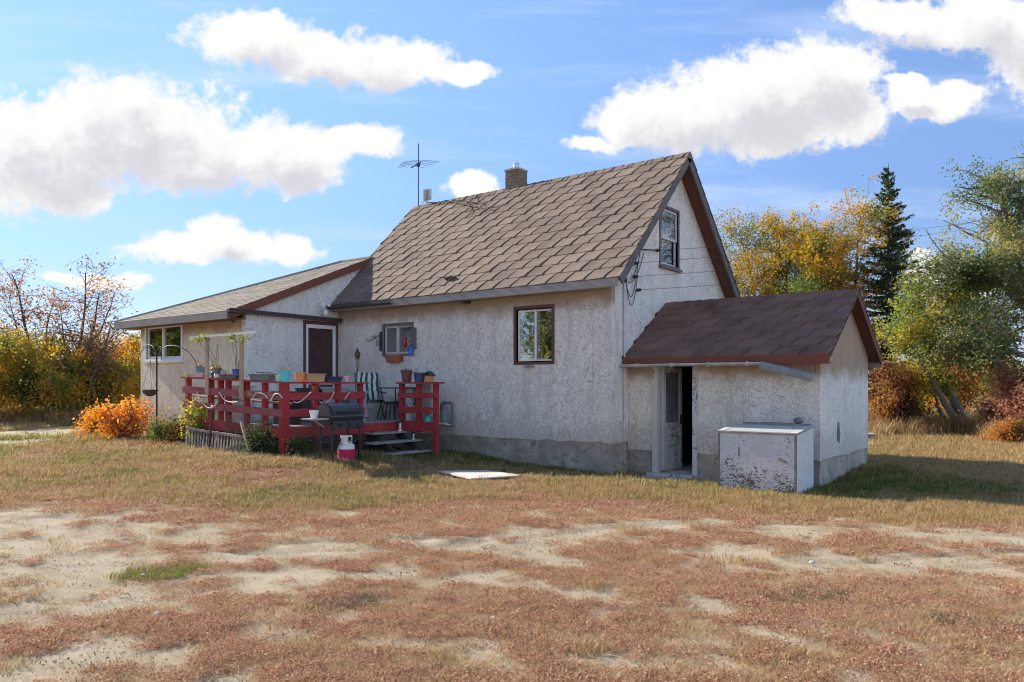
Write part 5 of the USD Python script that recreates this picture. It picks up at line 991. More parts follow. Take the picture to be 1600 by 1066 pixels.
# small things between the uprights
c = at(333, 598, 1, DY0 - .02); zc = capz(c[0]); t = Thing('garden_ornament', 'little garden ornament with a red cap and a green coat on the railing', 'ornament', (c[0], DY0 - .02, zc))
t.part('body', lathe([(0, 0), (.035, 0), (.03, .03), (.05, .07), (.055, .11), (.035, .13), (0, .135)], 16), plastic('dark_green_paint', (.03, .12, .09)), smooth=True); t.part('head', lathe([(0, .125), (.03, .14), (.035, .16), (.028, .18), (0, .19)], 14), plastic('cream_paint', (.62, .46, .36)), smooth=True); t.part('cap', lathe([(.05, .165), (.052, .18), (.04, .2), (.025, .225), (0, .235)], 14), plastic('red_cap_paint', (.5, .04, .05)), smooth=True)
c = at(341, 598, 1, DY0 - .0); zc = capz(c[0]); t = Thing('jug', 'white round plastic jug beside the little ornament', 'jug', (c[0], DY0 - .0, zc)); t.part('body', lathe([(0, 0), (.075, 0), (.085, .05), (.075, .1), (.03, .135), (.028, .15), (0, .15)], 18), plastic('white_jug', (.70, .70, .68)), smooth=True); t.part('handle', tube([(.02, -.02, .14), (.07, -.05, .14), (.085, -.06, .08)], .01, 6), plastic('white_jug_handle', (.66, .66, .64)))
c = at(340.5, 585, 1, DY0 - .14); d = (c - EYE) @ FWD; rad = 5.6 / FPX * d; zt = (HY - 574.5) / FPX * d + EYE[2]; t = Thing('hanging_pot', 'small grey pot hanging on a wire from the cross stick', 'hanging pot', (c[0], DY0 - .15, c[2])); t.part('pot', lathe([(0, 0), (rad * .72, 0), (rad, .11), (rad * 1.06, .115), (rad * 1.06, .13), (rad * .9, .13), (rad * .85, .1), (0, .1)], 18), plastic('grey_pot', (.10, .10, .105)), smooth=40); t.part('wire', join(tube([(-rad, 0, .12), (0, 0, .62)], .003, 4, False), tube([(rad, 0, .12), (0, 0, .62)], .003, 4, False)), iron); plant_bits(t, t.loc + [-.03, 0, .13], 6, .14, .05, 8, 'gold', .035)
c = at(369, 586, 1, DY0 + .09); t = Thing('flower_pot', 'tiny cobalt blue pot with one tall stem behind the green trough', 'flower pot', (c[0], DY0 + .085, capz(c[0]))); t.part('pot', lathe([(0, 0), (.05, 0), (.075, .18), (.08, .18), (.08, .2), (.06, .2), (.055, .16), (0, .16)], 16), plastic('cobalt_plastic', (.03, .08, .38)), smooth=40); t.part('stem', tube([(0, 0, .16), (.03, 0, .55), (-.05, 0, .82)], .006, 5), bark_brown)
c = at(315, 585, 1, DY0 + .09); t = Thing('dish', 'flat blue dish of small plants behind the beige trough', 'dish', (c[0], DY0 + .09, capz(c[0]))); t.part('bowl', lathe([(0, .0), (.08, 0), (.13, .20), (.14, .205), (.14, .22), (.12, .22), (.1, .18), (0, .18)], 18), plastic('slate_blue_plastic', (.10, .16, .24)), smooth=40); plant_bits(t, t.loc + [0, 0, .2], 5, .08, .1, 9, 'rust', .04)
# vines on the trellis
r = np.random.default_rng(31); vn = Thing('vine', 'thin leafy vine climbing strings to the cross stick', 'vine', at(352, 585, 1, DY0 - .08)); st, cc = [], []
for (x0, y0, x1, y1) in ((348, 585, 310, 530), (352, 585, 318, 528), (370, 585, 379, 530), (371, 585, 362, 526)):
    p, q_ = at(x0, y0, 1, DY0 - .08), at(x1, y1, 1, DY0 - .15); l_ = curve(p, q_, .03, 10); st.append(tube(l_ + r.normal(0, .008, l_.shape), .006, 4, False)); m_ = 26
    cc.append(q_ + r.normal(0, [.11, .04, .05], (m_, 3)) * (1 if x1 < 330 or x1 > 375 else .5)); cc.append(l_[r.integers(0, 10, 5)] + r.normal(0, .03, (5, 3)))
cc = np.vstack(cc); vn.part('stems', join(*st), bark_brown, world=True); v, f, tt = leaves(cc, .07, r, np.clip(r.normal(.5, .2, len(cc)), 0, 1)); vn.part('leaves', (v, f), LF['green'], world=True, tint=tt)
# bins stored behind the rails
def tote(px0, px1, y, z0, h, mat, label, name='storage_bin', w=.4, cat='storage bin'):
    a, b = at(px0, 610, 1, y), at(px1, 610, 1, y); t = Thing(name, label, cat, ((a[0] + b[0]) / 2, y + w / 2, z0)); l = b[0] - a[0]; t.part('tub', trough(l, w, h, .86), mat); t.part('lid', bx(-l / 2 - .015, l / 2 + .015, -w / 2 - .015, w / 2 + .015, h + .001, h + .03), mat); return t
tote(424, 448, -3.2, FL + .005, .62, plastic('black_plastic', (.02, .02, .022)), 'black storage bin behind the front rails near the corner')
tote(462, 488, -2.4, FL + .005, .68, plastic('charcoal_plastic', (.03, .03, .032)), 'charcoal storage bin behind the side rails next to the corner')
tote(502, 524, -2.2, FL + .005, .70, plastic('pale_grey_plastic', (.50, .46, .48)), 'pale grey storage bin behind the side rails in the middle')
tote(358, 374, -3.3, FL + .005, .75, plastic('off_white_plastic', (.58, .58, .54)), 'off-white storage bin behind the front rails under the green trough')
tote(542, 556, -1.9, FL + .005, .62, plastic('blue_grey_plastic', (.30, .36, .46)), 'blue-grey storage bin behind the last side rails', w=.3)
# white tubs on the little landing
t, c, h, rad = px_pot('tub', 'white plastic tub behind the upper gap of the small railing', 633, 646, 602, plastic('white_tub', (.68, .68, .66)), plane=(1, -.45), zb=FL + .003, taper=.85, cat='tub')
tote(657, 674, -.55, FL + .005, .78, plastic('stone_plastic', (.42, .40, .36)), 'stone coloured bin in the corner of the small railing', w=.3)
# watering can, lanterns on the steps
c = at(670, 656, 1, -.70); t = Thing('watering_can', 'turquoise watering can on the landing by the wall', 'watering can', (c[0], -.70, FL + .003)); tm = plastic('aqua_plastic', (.08, .42, .42))
t.part('body', lathe([(0, 0), (.085, 0), (.08, .12), (.055, .15), (0, .15)], 18), tm, smooth=40); t.part('spout', tube([(.06, 0, .04), (.14, 0, .12), (.17, 0, .16)], [.022, .015, .02], 8), tm); t.part('handle', tube([(-.06, 0, .04), (-.12, 0, .1), (-.06, 0, .19), (.03, 0, .15)], .011, 7), tm)
def lantern(c, s, label):
    t = Thing('lantern', label, 'lantern', c, group=None); t.part('base', lathe([(0, 0), (.075 * s, 0), (.07 * s, .02 * s), (.045 * s, .03 * s), (0, .03 * s)], 18), steel, smooth=40); t.part('chimney', lathe([(.042 * s, .03 * s), (.045 * s, .17 * s), (.0, .17 * s)], 18), steel, smooth=40); t.part('hood', lathe([(.07 * s, .17 * s), (.068 * s, .185 * s), (.03 * s, .22 * s), (.022 * s, .25 * s), (0, .255 * s)], 18), black_metal, smooth=40)
lantern((-4.62, -.90, .736), 1.0, 'silver lantern with a dark hood on the top step')
lantern((-4.32, -.80, .566), .72, 'smaller silver lantern on the middle step')
# ------------------------------------------------------------------ seats on the deck
gst = usdkit.material(stage, '/World/Looks/green_stripes', {'g': ('texture_coordinate', {}), 'w': ('wave_texture', {'wave_type': 'bands', 'bands_direction': 'x', 'scale': 2.6, 'distortion': 2.2, 'detail': 1., 'detail_scale': 2.2}), 'r': ('rgb_ramp', {'ramp': [(.42, (.02, .065, .05)), (.5, (.55, .57, .52))]}), 'p': ('principled_bsdf', {'roughness': .85})}, [('g.object', 'w.vector'), ('w.fac', 'r.fac'), ('r.color', 'p.base_color')], surface='p.BSDF')
c = at(578, 655, 2, FL); ch = Thing('lawn_chair', 'folding lawn chair with wavy dark green and white striped cushion', 'chair', (c[0], c[1], FL), math.radians(62))
def sheet(prof, x0, x1, th, n=14):
    xs = np.linspace(x0, x1, 3); P_ = np.array(prof); V = []
    for s_ in (0, th): V += [[x, y, z + s_] for y, z in P_ for x in xs]
    V = np.array(V); k = len(P_); F_ = []
    for o, fl in ((0, 1), (k * 3, 0)):
        for i in range(k - 1):
            for j in range(2):
                a = o + i * 3 + j; F_ += [[a, a + 1, a + 4], [a, a + 4, a + 3]]
    for i in range(k - 1):
        for e in (0, 2): a, b = i * 3 + e, (i + 1) * 3 + e; F_ += [[a, b, b + k * 3], [a, b + k * 3, a + k * 3]]
    return V, np.array(F_)
ch.part('backrest', sheet([(.20, .42), (.24, .6), (.30, .85), (.33, 1.02)], -.24, .24, .045), gst); ch.part('seat', sheet([(-.28, .40), (-.1, .375), (.1, .37), (.2, .40)], -.24, .24, .045), gst)
for sx in (-1, 1):
    ch.part('side_frame', join(tube([(sx * .26, -.30, 0), (sx * .26, .12, .42), (sx * .26, .26, .62), (sx * .26, .36, 1.04)], .013, 7), tube([(sx * .26, .36, 0), (sx * .26, -.05, .42), (sx * .26, -.28, .41)], .013, 7)), pm('dark_green_tube_' + 'ab'[sx > 0], (.02, .05, .045), .4)); ch.part('armrest', bar((sx * .28, -.26, .60), (sx * .28, .26, .62), .05, .025), black_metal)
ch.part('top_rail', tube([(-.26, .36, 1.04), (.26, .36, 1.04)], .013, 7), iron)
c = at(613, 658, 2, FL); tb = Thing('patio_table', 'dark metal patio table with a thin top beside the striped chair', 'table', (c[0] - .15, c[1] + .35, FL)); tb.part('tabletop', lathe([(0, .70), (.47, .70), (.485, .715), (.47, .73), (0, .73)], 30), pm('table_top', (.05, .06, .07), .25))
for k in range(4):
    a = k * math.pi / 2 + .6; tb.part('leg', tube([(math.cos(a) * .42, math.sin(a) * .42, .70), (math.cos(a) * .34, math.sin(a) * .34, .35), (math.cos(a) * .42, math.sin(a) * .42, 0)], .014, 7), iron)
tb.part('ring', tube([(math.cos(a) * .345, math.sin(a) * .345, .36) for a in np.linspace(0, 2 * math.pi, 25)], .009, 6), iron)
c = at(613, 655, 2, FL); so = Thing('stool', 'small turned wooden stool with a white cushion by the small railing', 'stool', (c[0] + .05, c[1] - .05, FL)); so.part('cushion', lathe([(0, .40), (.17, .40), (.19, .43), (.17, .465), (0, .475)], 20, (0, 0, 0)), plastic('white_cushion', (.62, .58, .56), .9), smooth=True); so.part('seat', lathe([(0, .365), (.18, .365), (.18, .398), (0, .398)], 20), pm('dark_turned_wood', (.10, .045, .03), .5))
for k in range(4):
    a = k * math.pi / 2 + .5; p, q_ = np.array([math.cos(a) * .12, math.sin(a) * .12, .365]), np.array([math.cos(a) * .17, math.sin(a) * .17, 0]); so.part('leg', tube([p, p * .7 + q_ * .3, p * .6 + q_ * .4, p * .5 + q_ * .5, q_], [.016, .024, .013, .022, .013], 8), pm('turned_leg_%d' % k, (.09, .04, .028), .5))
c = at(576, 654, 2, FL); bk_ = Thing('bucket', 'white plastic bucket under the striped chair', 'bucket', (c[0] + .02, c[1] - .1, FL + .002)); bk_.part('pail', lathe([(0, 0), (.10, 0), (.125, .24), (.132, .24), (.132, .26), (.115, .26), (.1, .03), (0, .03)], 22), plastic('white_pail', (.68, .68, .64)), smooth=40); bk_.part('handle', tube([(math.cos(a) * .128, 0, .23 - math.sin(a) * .11) for a in np.linspace(0, math.pi, 10)], .004, 5), iron)
# tiki torch
tx = -6.557; tk = Thing('garden_torch', 'thin bamboo garden torch standing on the deck by the door', 'torch', (tx, -.40, FL)); tk.part('pole', join(tube([(0, 0, 0), (0, 0, 1.08)], .013, 7), *[tube([(0, 0, 1.05), (math.cos(a) * .05, math.sin(a) * .05, 1.40)], .007, 5) for a in (0.3, 2.4, 4.5)]), pm('bamboo', (.13, .095, .07), .7)); tk.part('basket', lathe([(.035, 1.38), (.062, 1.44), (.062, 1.54), (.05, 1.555), (0, 1.555)], 14), pm('brown_basket', (.12, .06, .04), .8, .3, 40.)); tk.part('burner', lathe([(.035, 1.555), (.03, 1.60), (.012, 1.605), (.012, 1.635), (0, 1.637)], 12), black_metal)
# ------------------------------------------------------------------ things on the long wall
def ysph(c, r_, n=2, s=(1, 1, 1)):
    m_ = trimesh.creation.icosphere(subdivisions=n, radius=1); return np.array(m_.vertices) * np.array(s) * r_ + c, np.array(m_.faces)
wb = Thing('window_box', 'terracotta half-round planter hung under the small window', 'planter', (-5.72, -.02, 2.22)); hb = []
pr = [(.16, 0), (.185, .02), (.27, .13), (.28, .14), (.285, .19), (.25, .19)]
V = []; na = 13
for rr, z in pr + [(.23, .12)]: V += [[math.cos(a) * rr, -math.sin(a) * rr * .62, z] for a in np.linspace(0, math.pi, na)]
F_ = []
for i in range(len(pr)):
    for j in range(na - 1): a = i * na + j; F_ += [[a, a + na + 1, a + 1], [a, a + na, a + na + 1]]
V = np.array(V); F_ += [[0, j, j + 1] for j in range(1, na - 1)]; o_ = len(pr) * na; F_ += [[o_, o_ + j + 1, o_ + j] for j in range(1, na - 1)]
terr = pm('terracotta', (.30, .10, .055), .7, .15); wb.part('half_pot', (V, np.array(F_)), terr); wb.part('back_plate', bx(-.27, .27, -.004, .015, 0.01, .19), terr)
c = at(641.5, 548, 1, -.12); wsk = Thing('wind_ornament', 'bright blue cloth ornament hanging at the corner of the small window', 'ornament', (c[0], -.12, c[2])); wsk.part('cloth', lathe([(.012, .09), (.05, .075), (.055, .0), (.06, -.09), (.05, -.09), (.04, .06)], 12, (0, 0, 0), 1, .5), plastic('bright_blue_cloth', (.045, .13, .55), .8)); wsk.part('cord', tube([(0, 0, .09), (.0, .06, .22), (0, .115, .24)], .004, 5), iron); wsk.part('top_knob', ysph((0, 0, .105), .03), plastic('dark_blue_knob', (.03, .05, .22)))
house.part('shutter', bx(-5.115, -5.03, -.03, -.001, 2.52, 3.0), window_grey, label='narrow grey shutter board at the right of the small window')
house.part('shutter', bx(-6.22, -6.145, -.03, -.001, 2.5, 2.95), iron, label='dark mounting board left of the small window')
rb = Thing('plant_bracket', 'scrolled black iron plant bracket on the wall left of the small window', 'bracket', (-6.18, -.03, 2.78)); sp = []
for c_, r0, tn in (((-.06, -.10), .075, 1.6), ((-.2, .04), .05, 1.2)): sp.append(tube([(c_[0] + math.cos(a) * r0 * (1 - a / 14), -.03 - .0, c_[1] + math.sin(a) * r0 * (1 - a / 14)) for a in np.linspace(0, tn * 2 * math.pi, 26)], .007, 5))
rb.part('scrolls', join(*sp), iron); rb.part('arm', tube([(0, -.03, .08), (-.18, -.03, .02), (-.36, -.03, -.04), (-.43, -.03, -.02), (-.44, -.03, .03)], .009, 6), iron)
# hanging ornaments behind the pane
house.part('red_ornament', ysph((-5.47, .05, 2.68), .06, 2, (1, .6, 2.2)), plastic('red_glass', (.32, .02, .025), .3)); house.part('round_ornament', tube([(-5.30 + .055 * math.cos(a), .05, 2.70 + .07 * math.sin(a)) for a in np.linspace(0, 2 * math.pi, 20)], .009, 6), plastic('pale_ring', (.5, .46, .4)))
house.part('nail_tray', join(bx(-1.98, -1.74, -.05, -.001, 2.06, 2.085), bx(-1.93, -1.88, -.04, -.002, 2.086, 2.11), bx(-1.83, -1.79, -.04, -.002, 2.086, 2.105)), grey_wood)
gm = Thing('gas_meter', 'grey gas meter with pipes on the long wall beside the deck', 'gas meter', (-4.05, -.16, .95)); gmm = pm('meter_grey', (.25, .27, .29), .5, .1)
gm.part('body', join(bx(-.13, .07, -.07, .07, -.02, .22), bx(-.11, .05, -.085, -.07, .02, .18)), gmm); gm.part('regulator', join(lathe([(0, -.03), (.065, -.03), (.075, 0), (.065, .03), (0, .03)], 18, (-.27, -.03, .22)), tube([(-.27, -.03, .19), (-.27, -.03, .10)], .02, 8), tube([(-.27, -.03, .22), (-.12, 0, .2)], .018, 8)), pm('regulator_silver', (.5, .5, .48), .4, .1, metal=.5)); gm.part('pipe', join(tube([(-.03, 0, .22), (-.03, 0, .38), (.18, 0, .38), (.24, .0, .36), (.26, 0, -.14)], .026, 9), tube([(-.08, 0, .22), (-.08, 0, .34), (-.08, .16, .34)], .02, 8)), pm('pipe_grey', (.13, .15, .17), .5)); gm.part('low_pipe', tube([(-.40, -.06, .10), (.0, -.02, -.08), (.12, .1, -.1)], .018, 8), steel)
fl = Thing('flood_lights', 'cluster of white floodlights on the wing wall under the eave', 'lamp', at(504, 482, 0, -L_ + .02)); fl.part('box', bx(-.02, .05, -.05, .05, -.05, .05), plastic('white_lamp_box', (.6, .6, .58)))
for k, (dy, dz) in enumerate(((-.10, .07), (.06, .10), (-.03, -.11))):
    m_ = lathe([(0, 0), (.03, 0), (.035, .05), (.065, .10), (.068, .12), (0, .125)], 14); v = m_[0]; v = np.stack([v[:, 2], v[:, 0], v[:, 1]], 1); fl.part('lamp_head', (v + [.04, dy, dz], m_[1]), plastic('white_lamp_head_%d' % k, (.66, .66, .64)))
# ------------------------------------------------------------------ on the roof
an = Thing('tv_antenna', 'old television antenna on a mast at the left end of the ridge', 'antenna', (-7.627, 2.67, ZR - .02)); an.part('mast', tube([(0, 0, -.05), (0, 0, 1.74)], .016, 8), iron)
b0, b1 = -RGT * .15 - FWD * .34 + [0, 0, .98], RGT * .05 + FWD * .14 + [0, 0, 1.27]; an.part('boom', tube([b0, b1], .014, 6), iron); an.part('clamp', bx(-.035, .035, -.035, .035, 1.12, 1.2), iron)
for s_, l in ((0.0, .36), (.3, .42), (.55, .46), (.8, .50), (1.0, .52)):
    c = b0 * (1 - s_) + b1 * s_; an.part('element', tube(curve(c - RGT * l + FWD * l * .25 + [0, 0, .03], c + RGT * l - FWD * l * .25 - [0, 0, .03], -.05, 7), .0055, 5), iron)
pa = Thing('panel_antenna', 'small pale rectangular antenna on a bent bracket beside the mast', 'antenna', (-7.289, 2.67, ZR + .0)); pa.part('panel', bx(-.13, .13, -.02, .03, .12, .42), pm('pale_panel', (.50, .49, .47), .5)); pa.part('back_box', bx(-.06, .03, -.08, -.021, .14, .40), pm('panel_ribs', (.33, .32, .3), .6)); pa.part('bracket', join(tube([(0, 0, -.02), (0, 0, .12)], .02, 8), tube([(0, 0, .06), (-.12, 0, .12), (-.2, 0, .06), (-.22, 0, -.02)], .010, 6)), steel)
def on_roof(px, py, up=.03):
    r_ = FWD + RGT * (px - 800) / FPX + np.array([0, 0, (HY - py) / FPX]); n_ = np.array([0, -1., 1.]); t = (ZE + OV - n_ @ EYE) / (n_ @ r_); return EYE + r_ * t + np.array([0, -c45, c45]) * up
br = []; r = np.random.default_rng(5)
for pts in ([(668, 320), (700, 319), (735, 318), (765, 322)], [(715, 319), (745, 326), (775, 331)], [(735, 318), (752, 308 + 12), (770, 316 + 2)], [(730, 319), (738, 330), (735, 336)], [(750, 321), (765, 329), (800, 325)], [(742, 323), (760, 333)], [(700, 319), (712, 315.5), (725, 316)]):
    p = np.array([on_roof(x, y, .04 + .03 * r.random()) for x, y in pts]); br.append(tube(p, np.linspace(.016, .005, len(p)), 5))
single('fallen_branch', join(*br), bark_brown, 'bare dead branch lying on the shingles just under the ridge', 'branch')
p = on_roof(704, 437, .03); house.part('torn_shingle', join(bar(p + [-.16, 0, 0], p + [.02, .05, .06], .12, .012), bar(p + [.0, -.03, -.03], p + [.14, .02, .03], .10, .012)), grey_plank, main_roof, label='torn and curled bit of shingle low on the roof')
# ------------------------------------------------------------------ power wires
WG = None
ends = [(1560, 305), (1640, 300), (1680, 330), (1720, 352)]
for k, ((px, py), lab) in enumerate(zip(((1031, 391), (997, 411), (996, 432), (1001, 453)), ('topmost', 'second', 'third', 'lowest'))):
    a = at(px, py, 0, .09); e = v3(ends[k][0] + 250, ends[k][1] - 20, 34)
    single('power_wire', tube(curve(a, e,   .45, 30), .004, 4), iron, f'{lab} of the four overhead power wires running from the gable to the right', 'wire')
    t_ = Thing('insulator', f'dark insulator on the gable holding the {lab} power wire', 'insulator', (.0, a[1], a[2])); t_.part('peg', tube([(.002, 0, 0), (.09, 0, 0)], .012, 7), iron); t_.part('knob', join(ysph((.075, 0, 0), .032, 1), ysph((.035, 0, 0), .036, 1)), black_metal)
a, b = at(998, 390, 0, .07), at(1031, 391, 0, .07); house.part('cross_bracket', join(tube([a, b], .014, 7), ysph(a, .04, 1)), iron)
lp_ = []
for (x0, y0), (x1, y1), sg in (((1006, 395), (976, 437), .25), ((997, 412), (978, 440), .45), ((996, 432), (978, 440), .5), ((1000, 396), (985, 436), .1)):
    lp_.append(tube(curve(at(x0, y0, 0, .06), at(x1, y1, 0, .05), sg, 14), .008, 5))
house.part('service_cable', join(*lp_), black_metal); house.part('cable_head', ysph(at(976, 437, 0, .05), .07, 2, (.7, 1, .8)), black_metal)
# ------------------------------------------------------------------ in front of the lean-to
bxx0, bxx1, by0, by1 = at(1123, 700, 1, -.45)[0], at(1244.5, 700, 1, -.45)[0], -.45, .40
wx = Thing('wooden_box', 'white wooden box with flaking paint and a sloping lid in front of the lean-to', 'box', (bxx0, by0, .02)); W2 = bxx1 - bxx0; HB = .93; HK = 1.02; dp_ = by1 - by0
wx.part('front_panel', bx(0, W2, 0, .022, 0, HB), box_front, label='front panel with flaking white paint'); 
for x0, lab in ((0.0, None), (W2 - .022, 'smooth white right side of the box')): wx.part('side_panel', slab([(.0225, 0), (dp_ - .022, 0), (dp_ - .022, HK - .01), (.0225, HB - .002)], [], (x0, 0, 0), Y_, Z_, X_, .022), box_clean, label=lab)
wx.part('back_panel', bx(0, W2, dp_ - .0215, dp_, 0, HK - .01), box_clean)
sl_ = (HK - HB) / dp_
def lidp(x0, x1, y0, y1, z, th): 
    v = CUBE_V + .5; v = v * [x1 - x0, y1 - y0, th] + [x0, y0, 0]; v[:, 2] += HB + z + v[:, 1] * sl_; return v, CUBE_F
wx.part('lid', lidp(-.02, W2 + .02, -.02, dp_ - .10, .004, .018), grey_plank); wx.part('lid_sheet', lidp(.10, W2 - .13, .01, dp_ - .13, .0245, .006), lid_white)
wx.part('lid_strip', lidp(-.015, .085, -.01, dp_ - .12, .0235, .010), white_peel); wx.part('lid_strip', lidp(W2 - .115, W2 + .015, -.01, dp_ - .12, .0235, .010), white_peel)
wx.part('corner_strip', bx(W2 - .03, W2 + .008, -.008, .0, .0, HB - .01), pm('grey_corner', (.20, .20, .17), .9, .4, 12.)); wx.part('corner_strip', bx(-.008, .02, -.008, 0, .02, HB - .01), pm('grey_corner_b', (.16, .15, .13), .9, .4, 12.))
wx.part('latch', bar((W2 * .78, -.012, .56), (W2 * .885, -.012, .51), .018, .035), grey_wood)
wx.part('old_mark', bx(W2 * .26, W2 * .285, -.004, .0, .55, .72), grey_plank)
pk = Thing('plank', 'grey weathered plank lying on the back of the box lid', 'plank', (bxx0 + .12, by1 - .08, .02)); v, f = lidp(0, W2 - .13, dp_ - .13, dp_ - .0, .03, .045); r = np.random.default_rng(3)
pk.part('board', join(bar((0, 0, HK + .02), (W2 * .4, .0, HK + .035), .12, .05), bar((W2 * .4 - .002, 0, HK + .035), (W2 - .14, .01, HK + .015), .12, .05)), grey_plank); 
st_ = trimesh.creation.icosphere(subdivisions=3, radius=1); v = np.array(st_.vertices); v = v * (1 + .35 * (meshkit.fbm(v * 2.2, 3, 4) - .5))[:, None] * [.085, .06, .05]
so_ = Thing('stone', 'rough grey stone resting on the plank on the box', 'stone', (bxx0 + W2 * .83, by1 - .07, .02 + HK + .095)); so_.part('stone', (v, np.array(st_.faces)), pm('grey_stone', (.17, .15, .14), .95, .35, 20., .6, 60.), smooth=True)
p_ = _path('/World', 'concrete_pad'); v, f = bx(.20, 2.3, -.05, .64, -.2, .015); put(p_, v, f, None, concrete); setd(stage.GetPrimAtPath(p_), kind='structure', label='low concrete pad at the lean-to door', category='paving')
# plywood sheet on the grass
bd = np.array([(-1.95, -2.55), (-1.47, -1.81), (-.53, -2.02), (-.82, -3.0)]); zb = gz(bd[:, 0], bd[:, 1]) + .05; V = np.vstack([np.column_stack([bd, zb]), np.column_stack([bd, zb + .02])])
single('plywood_sheet', (V, np.array([[0, 1, 2], [0, 2, 3], [4, 6, 5], [4, 7, 6], [0, 5, 1], [0, 4, 5], [1, 6, 2], [1, 5, 6], [2, 7, 3], [2, 6, 7], [3, 4, 0], [3, 7, 4]])), pm('bleached_plywood', (.55, .52, .46), .9, .15, 4.), 'bleached sheet of plywood lying flat on the grass', 'board')
c = v3(1358, 668, 21.5); t = Thing('concrete_block', 'low grey concrete block far behind the lean-to corner', 'block', (c[0], c[1], float(gz(c[0], c[1])))); t.part('block', bx(-.25, .12, -.15, .15, -.05, .20), concrete); t.part('white_slab', bx(-.28, .14, -.17, .17, .2, .24), cement_cap)
# ------------------------------------------------------------------ barbecue, gas bottle
bz = float(gz(-3.70, -2.94)); bq = Thing('barbecue', 'black gas barbecue with its lid closed on an open cart by the deck', 'barbecue', (-3.76, -3.22, bz), math.pi / 2)
H0 = 1.12 - bz
for sx in (-1, 1):
    for sy in (-1, 1): bq.part('leg', bx(sx * .315 - .014, sx * .315 + .014, sy * .16 - .014, sy * .16 + .014, 0, H0 - .10), black_metal)
bq.part('cart_frame', join(bx(-.30, .30, .14, .17, .02, .05), bx(-.33, -.30, -.146, .146, .02, .05), bx(.30, .33, -.146, .146, .02, .05), bx(-.30, .30, .15, .165, .35, .38)), black_metal)
pr = [(-.21, .02), (-.17, -.13), (.17, -.13), (.21, .02)]; bq.part('firebox', slab(pr, [], (-.36, 0, H0), (0, 1, 0), Z_, X_, .72), black_metal)
lp = [(-.215, .03), (-.215, .10), (-.19, .17), (-.13, .23), (-.04, .27), (.05, .275), (.14, .25), (.2, .19), (.215, .10), (.215, .03)]
lm = slab(lp, [], (-.345, 0, H0), (0, 1, 0), Z_, X_, .69); ec = [[(y * .93, .03 + (z - .03) * .9) for y, z in lp], -.375]
bq.part('lid', join(lm, slab(ec[0], [], (-.372, 0, H0), (0, 1, 0), Z_, X_, .028), slab(ec[0], [], (.344, 0, H0), (0, 1, 0), Z_, X_, .028)), pm('black_enamel', (.02, .02, .022), .22, .1, spec=.6), smooth=30)
bq.part('lid_rim', bx(-.375, .375, -.225, -.20, H0 + .022, H0 + .045), pm('worn_rim', (.10, .10, .10), .4, metal=.5)); bq.part('handle', join(tube([(-.24, -.265, H0 + .11), (.24, -.265, H0 + .11)], .014, 8), tube([(-.22, -.265, H0 + .11), (-.22, -.20, H0 + .11)], .01, 6), tube([(.22, -.265, H0 + .11), (.22, -.20, H0 + .11)], .01, 6)), black_metal)
bq.part('thermometer', bx(.12, .22, -.0, .10, H0 + .27, H0 + .33), black_metal); bq.part('control_panel', slab([(-.24, -.03), (-.27, -.15), (-.2, -.17), (-.17, -.03)], [], (-.34, 0, H0 - .02), (0, 1, 0), Z_, X_, .68), black_metal)
for k in range(3):
    m_ = lathe([(0, 0), (.028, 0), (.024, .03), (0, .03)], 12); v = m_[0]; v = np.stack([v[:, 0], -v[:, 2], v[:, 1]], 1); bq.part('knob', (v + [-.2 + k * .2, -.262, H0 - .11], m_[1]), iron)
bq.part('side_shelf', join(bx(-.74, -.38, -.16, .16, H0 - .02, H0 + .005), bar((-.38, 0, H0 - .15), (-.60, 0, H0 - .02), .02, .02)), pm('grey_shelf', (.33, .33, .30), .6)); bq.part('side_shelf', bx(.38, .55, -.16, .16, H0 - .03, H0 - .01), black_metal)
bw = Thing('bowl', 'white bowl on the left shelf of the barbecue', 'bowl', (-3.76, -3.22 - .58, bz + H0 + .007)); bw.part('bowl', lathe([(0, 0), (.05, 0), (.058, .02), (.085, .14), (.08, .14), (.05, .02), (0, .02)], 22), plastic('white_ceramic', (.70, .68, .65), .3), smooth=40)
gt = Thing('gas_bottle', 'white propane bottle with a faded red wrap under the barbecue', 'gas bottle', (-3.66, -3.16, bz + .01)); wt = plastic('bottle_white', (.66, .66, .66), .4)
pr = [(0, 0), (.12, 0), (.15, .02), (.155, .05), (.155, .24), (.145, .29), (.11, .32), (.04, .335), (0, .336)]; gt.part('body', lathe(pr, 26), wt, smooth=40); gt.part('wrap', lathe([(.1565, .045), (.1565, .225)], 30), peel('red_wrap', (.50, .02, .07), (.55, .25, .28), .66, 9.), smooth=True)
ca = np.linspace(.6, 2 * math.pi - .6, 18); ring = []
for z0, z1, a0, a1 in ((.325, .355, .4, 5.9), (.355, .43, .5, 1.4), (.355, .43, 2.6, 3.6), (.355, .43, 4.9, 5.8), (.43, .465, .4, 5.9)):
    aa = np.linspace(a0, a1, 16); P_ = [(math.cos(a) * .105, math.sin(a) * .105) for a in aa] + [(math.cos(a) * .099, math.sin(a) * .099) for a in aa[::-1]]; ring.append(slab(P_, [], (0, 0, z0 + .0005), X_, Y_, Z_, z1 - z0 - .001))
gt.part('collar', join(*ring), wt); gt.part('valve', join(tube([(0, 0, .33), (0, 0, .40)], .022, 8), tube([(0, 0, .38), (.06, 0, .38)], .018, 8)), pm('brass_valve', (.35, .26, .10), .4, metal=.8)); gt.part('hose', tube([(.06, 0, .38), (.16, .05, .36), (.20, .1, .48), (.16, .16, .68), (.1, .2, .76)], .011, 7), black_metal)
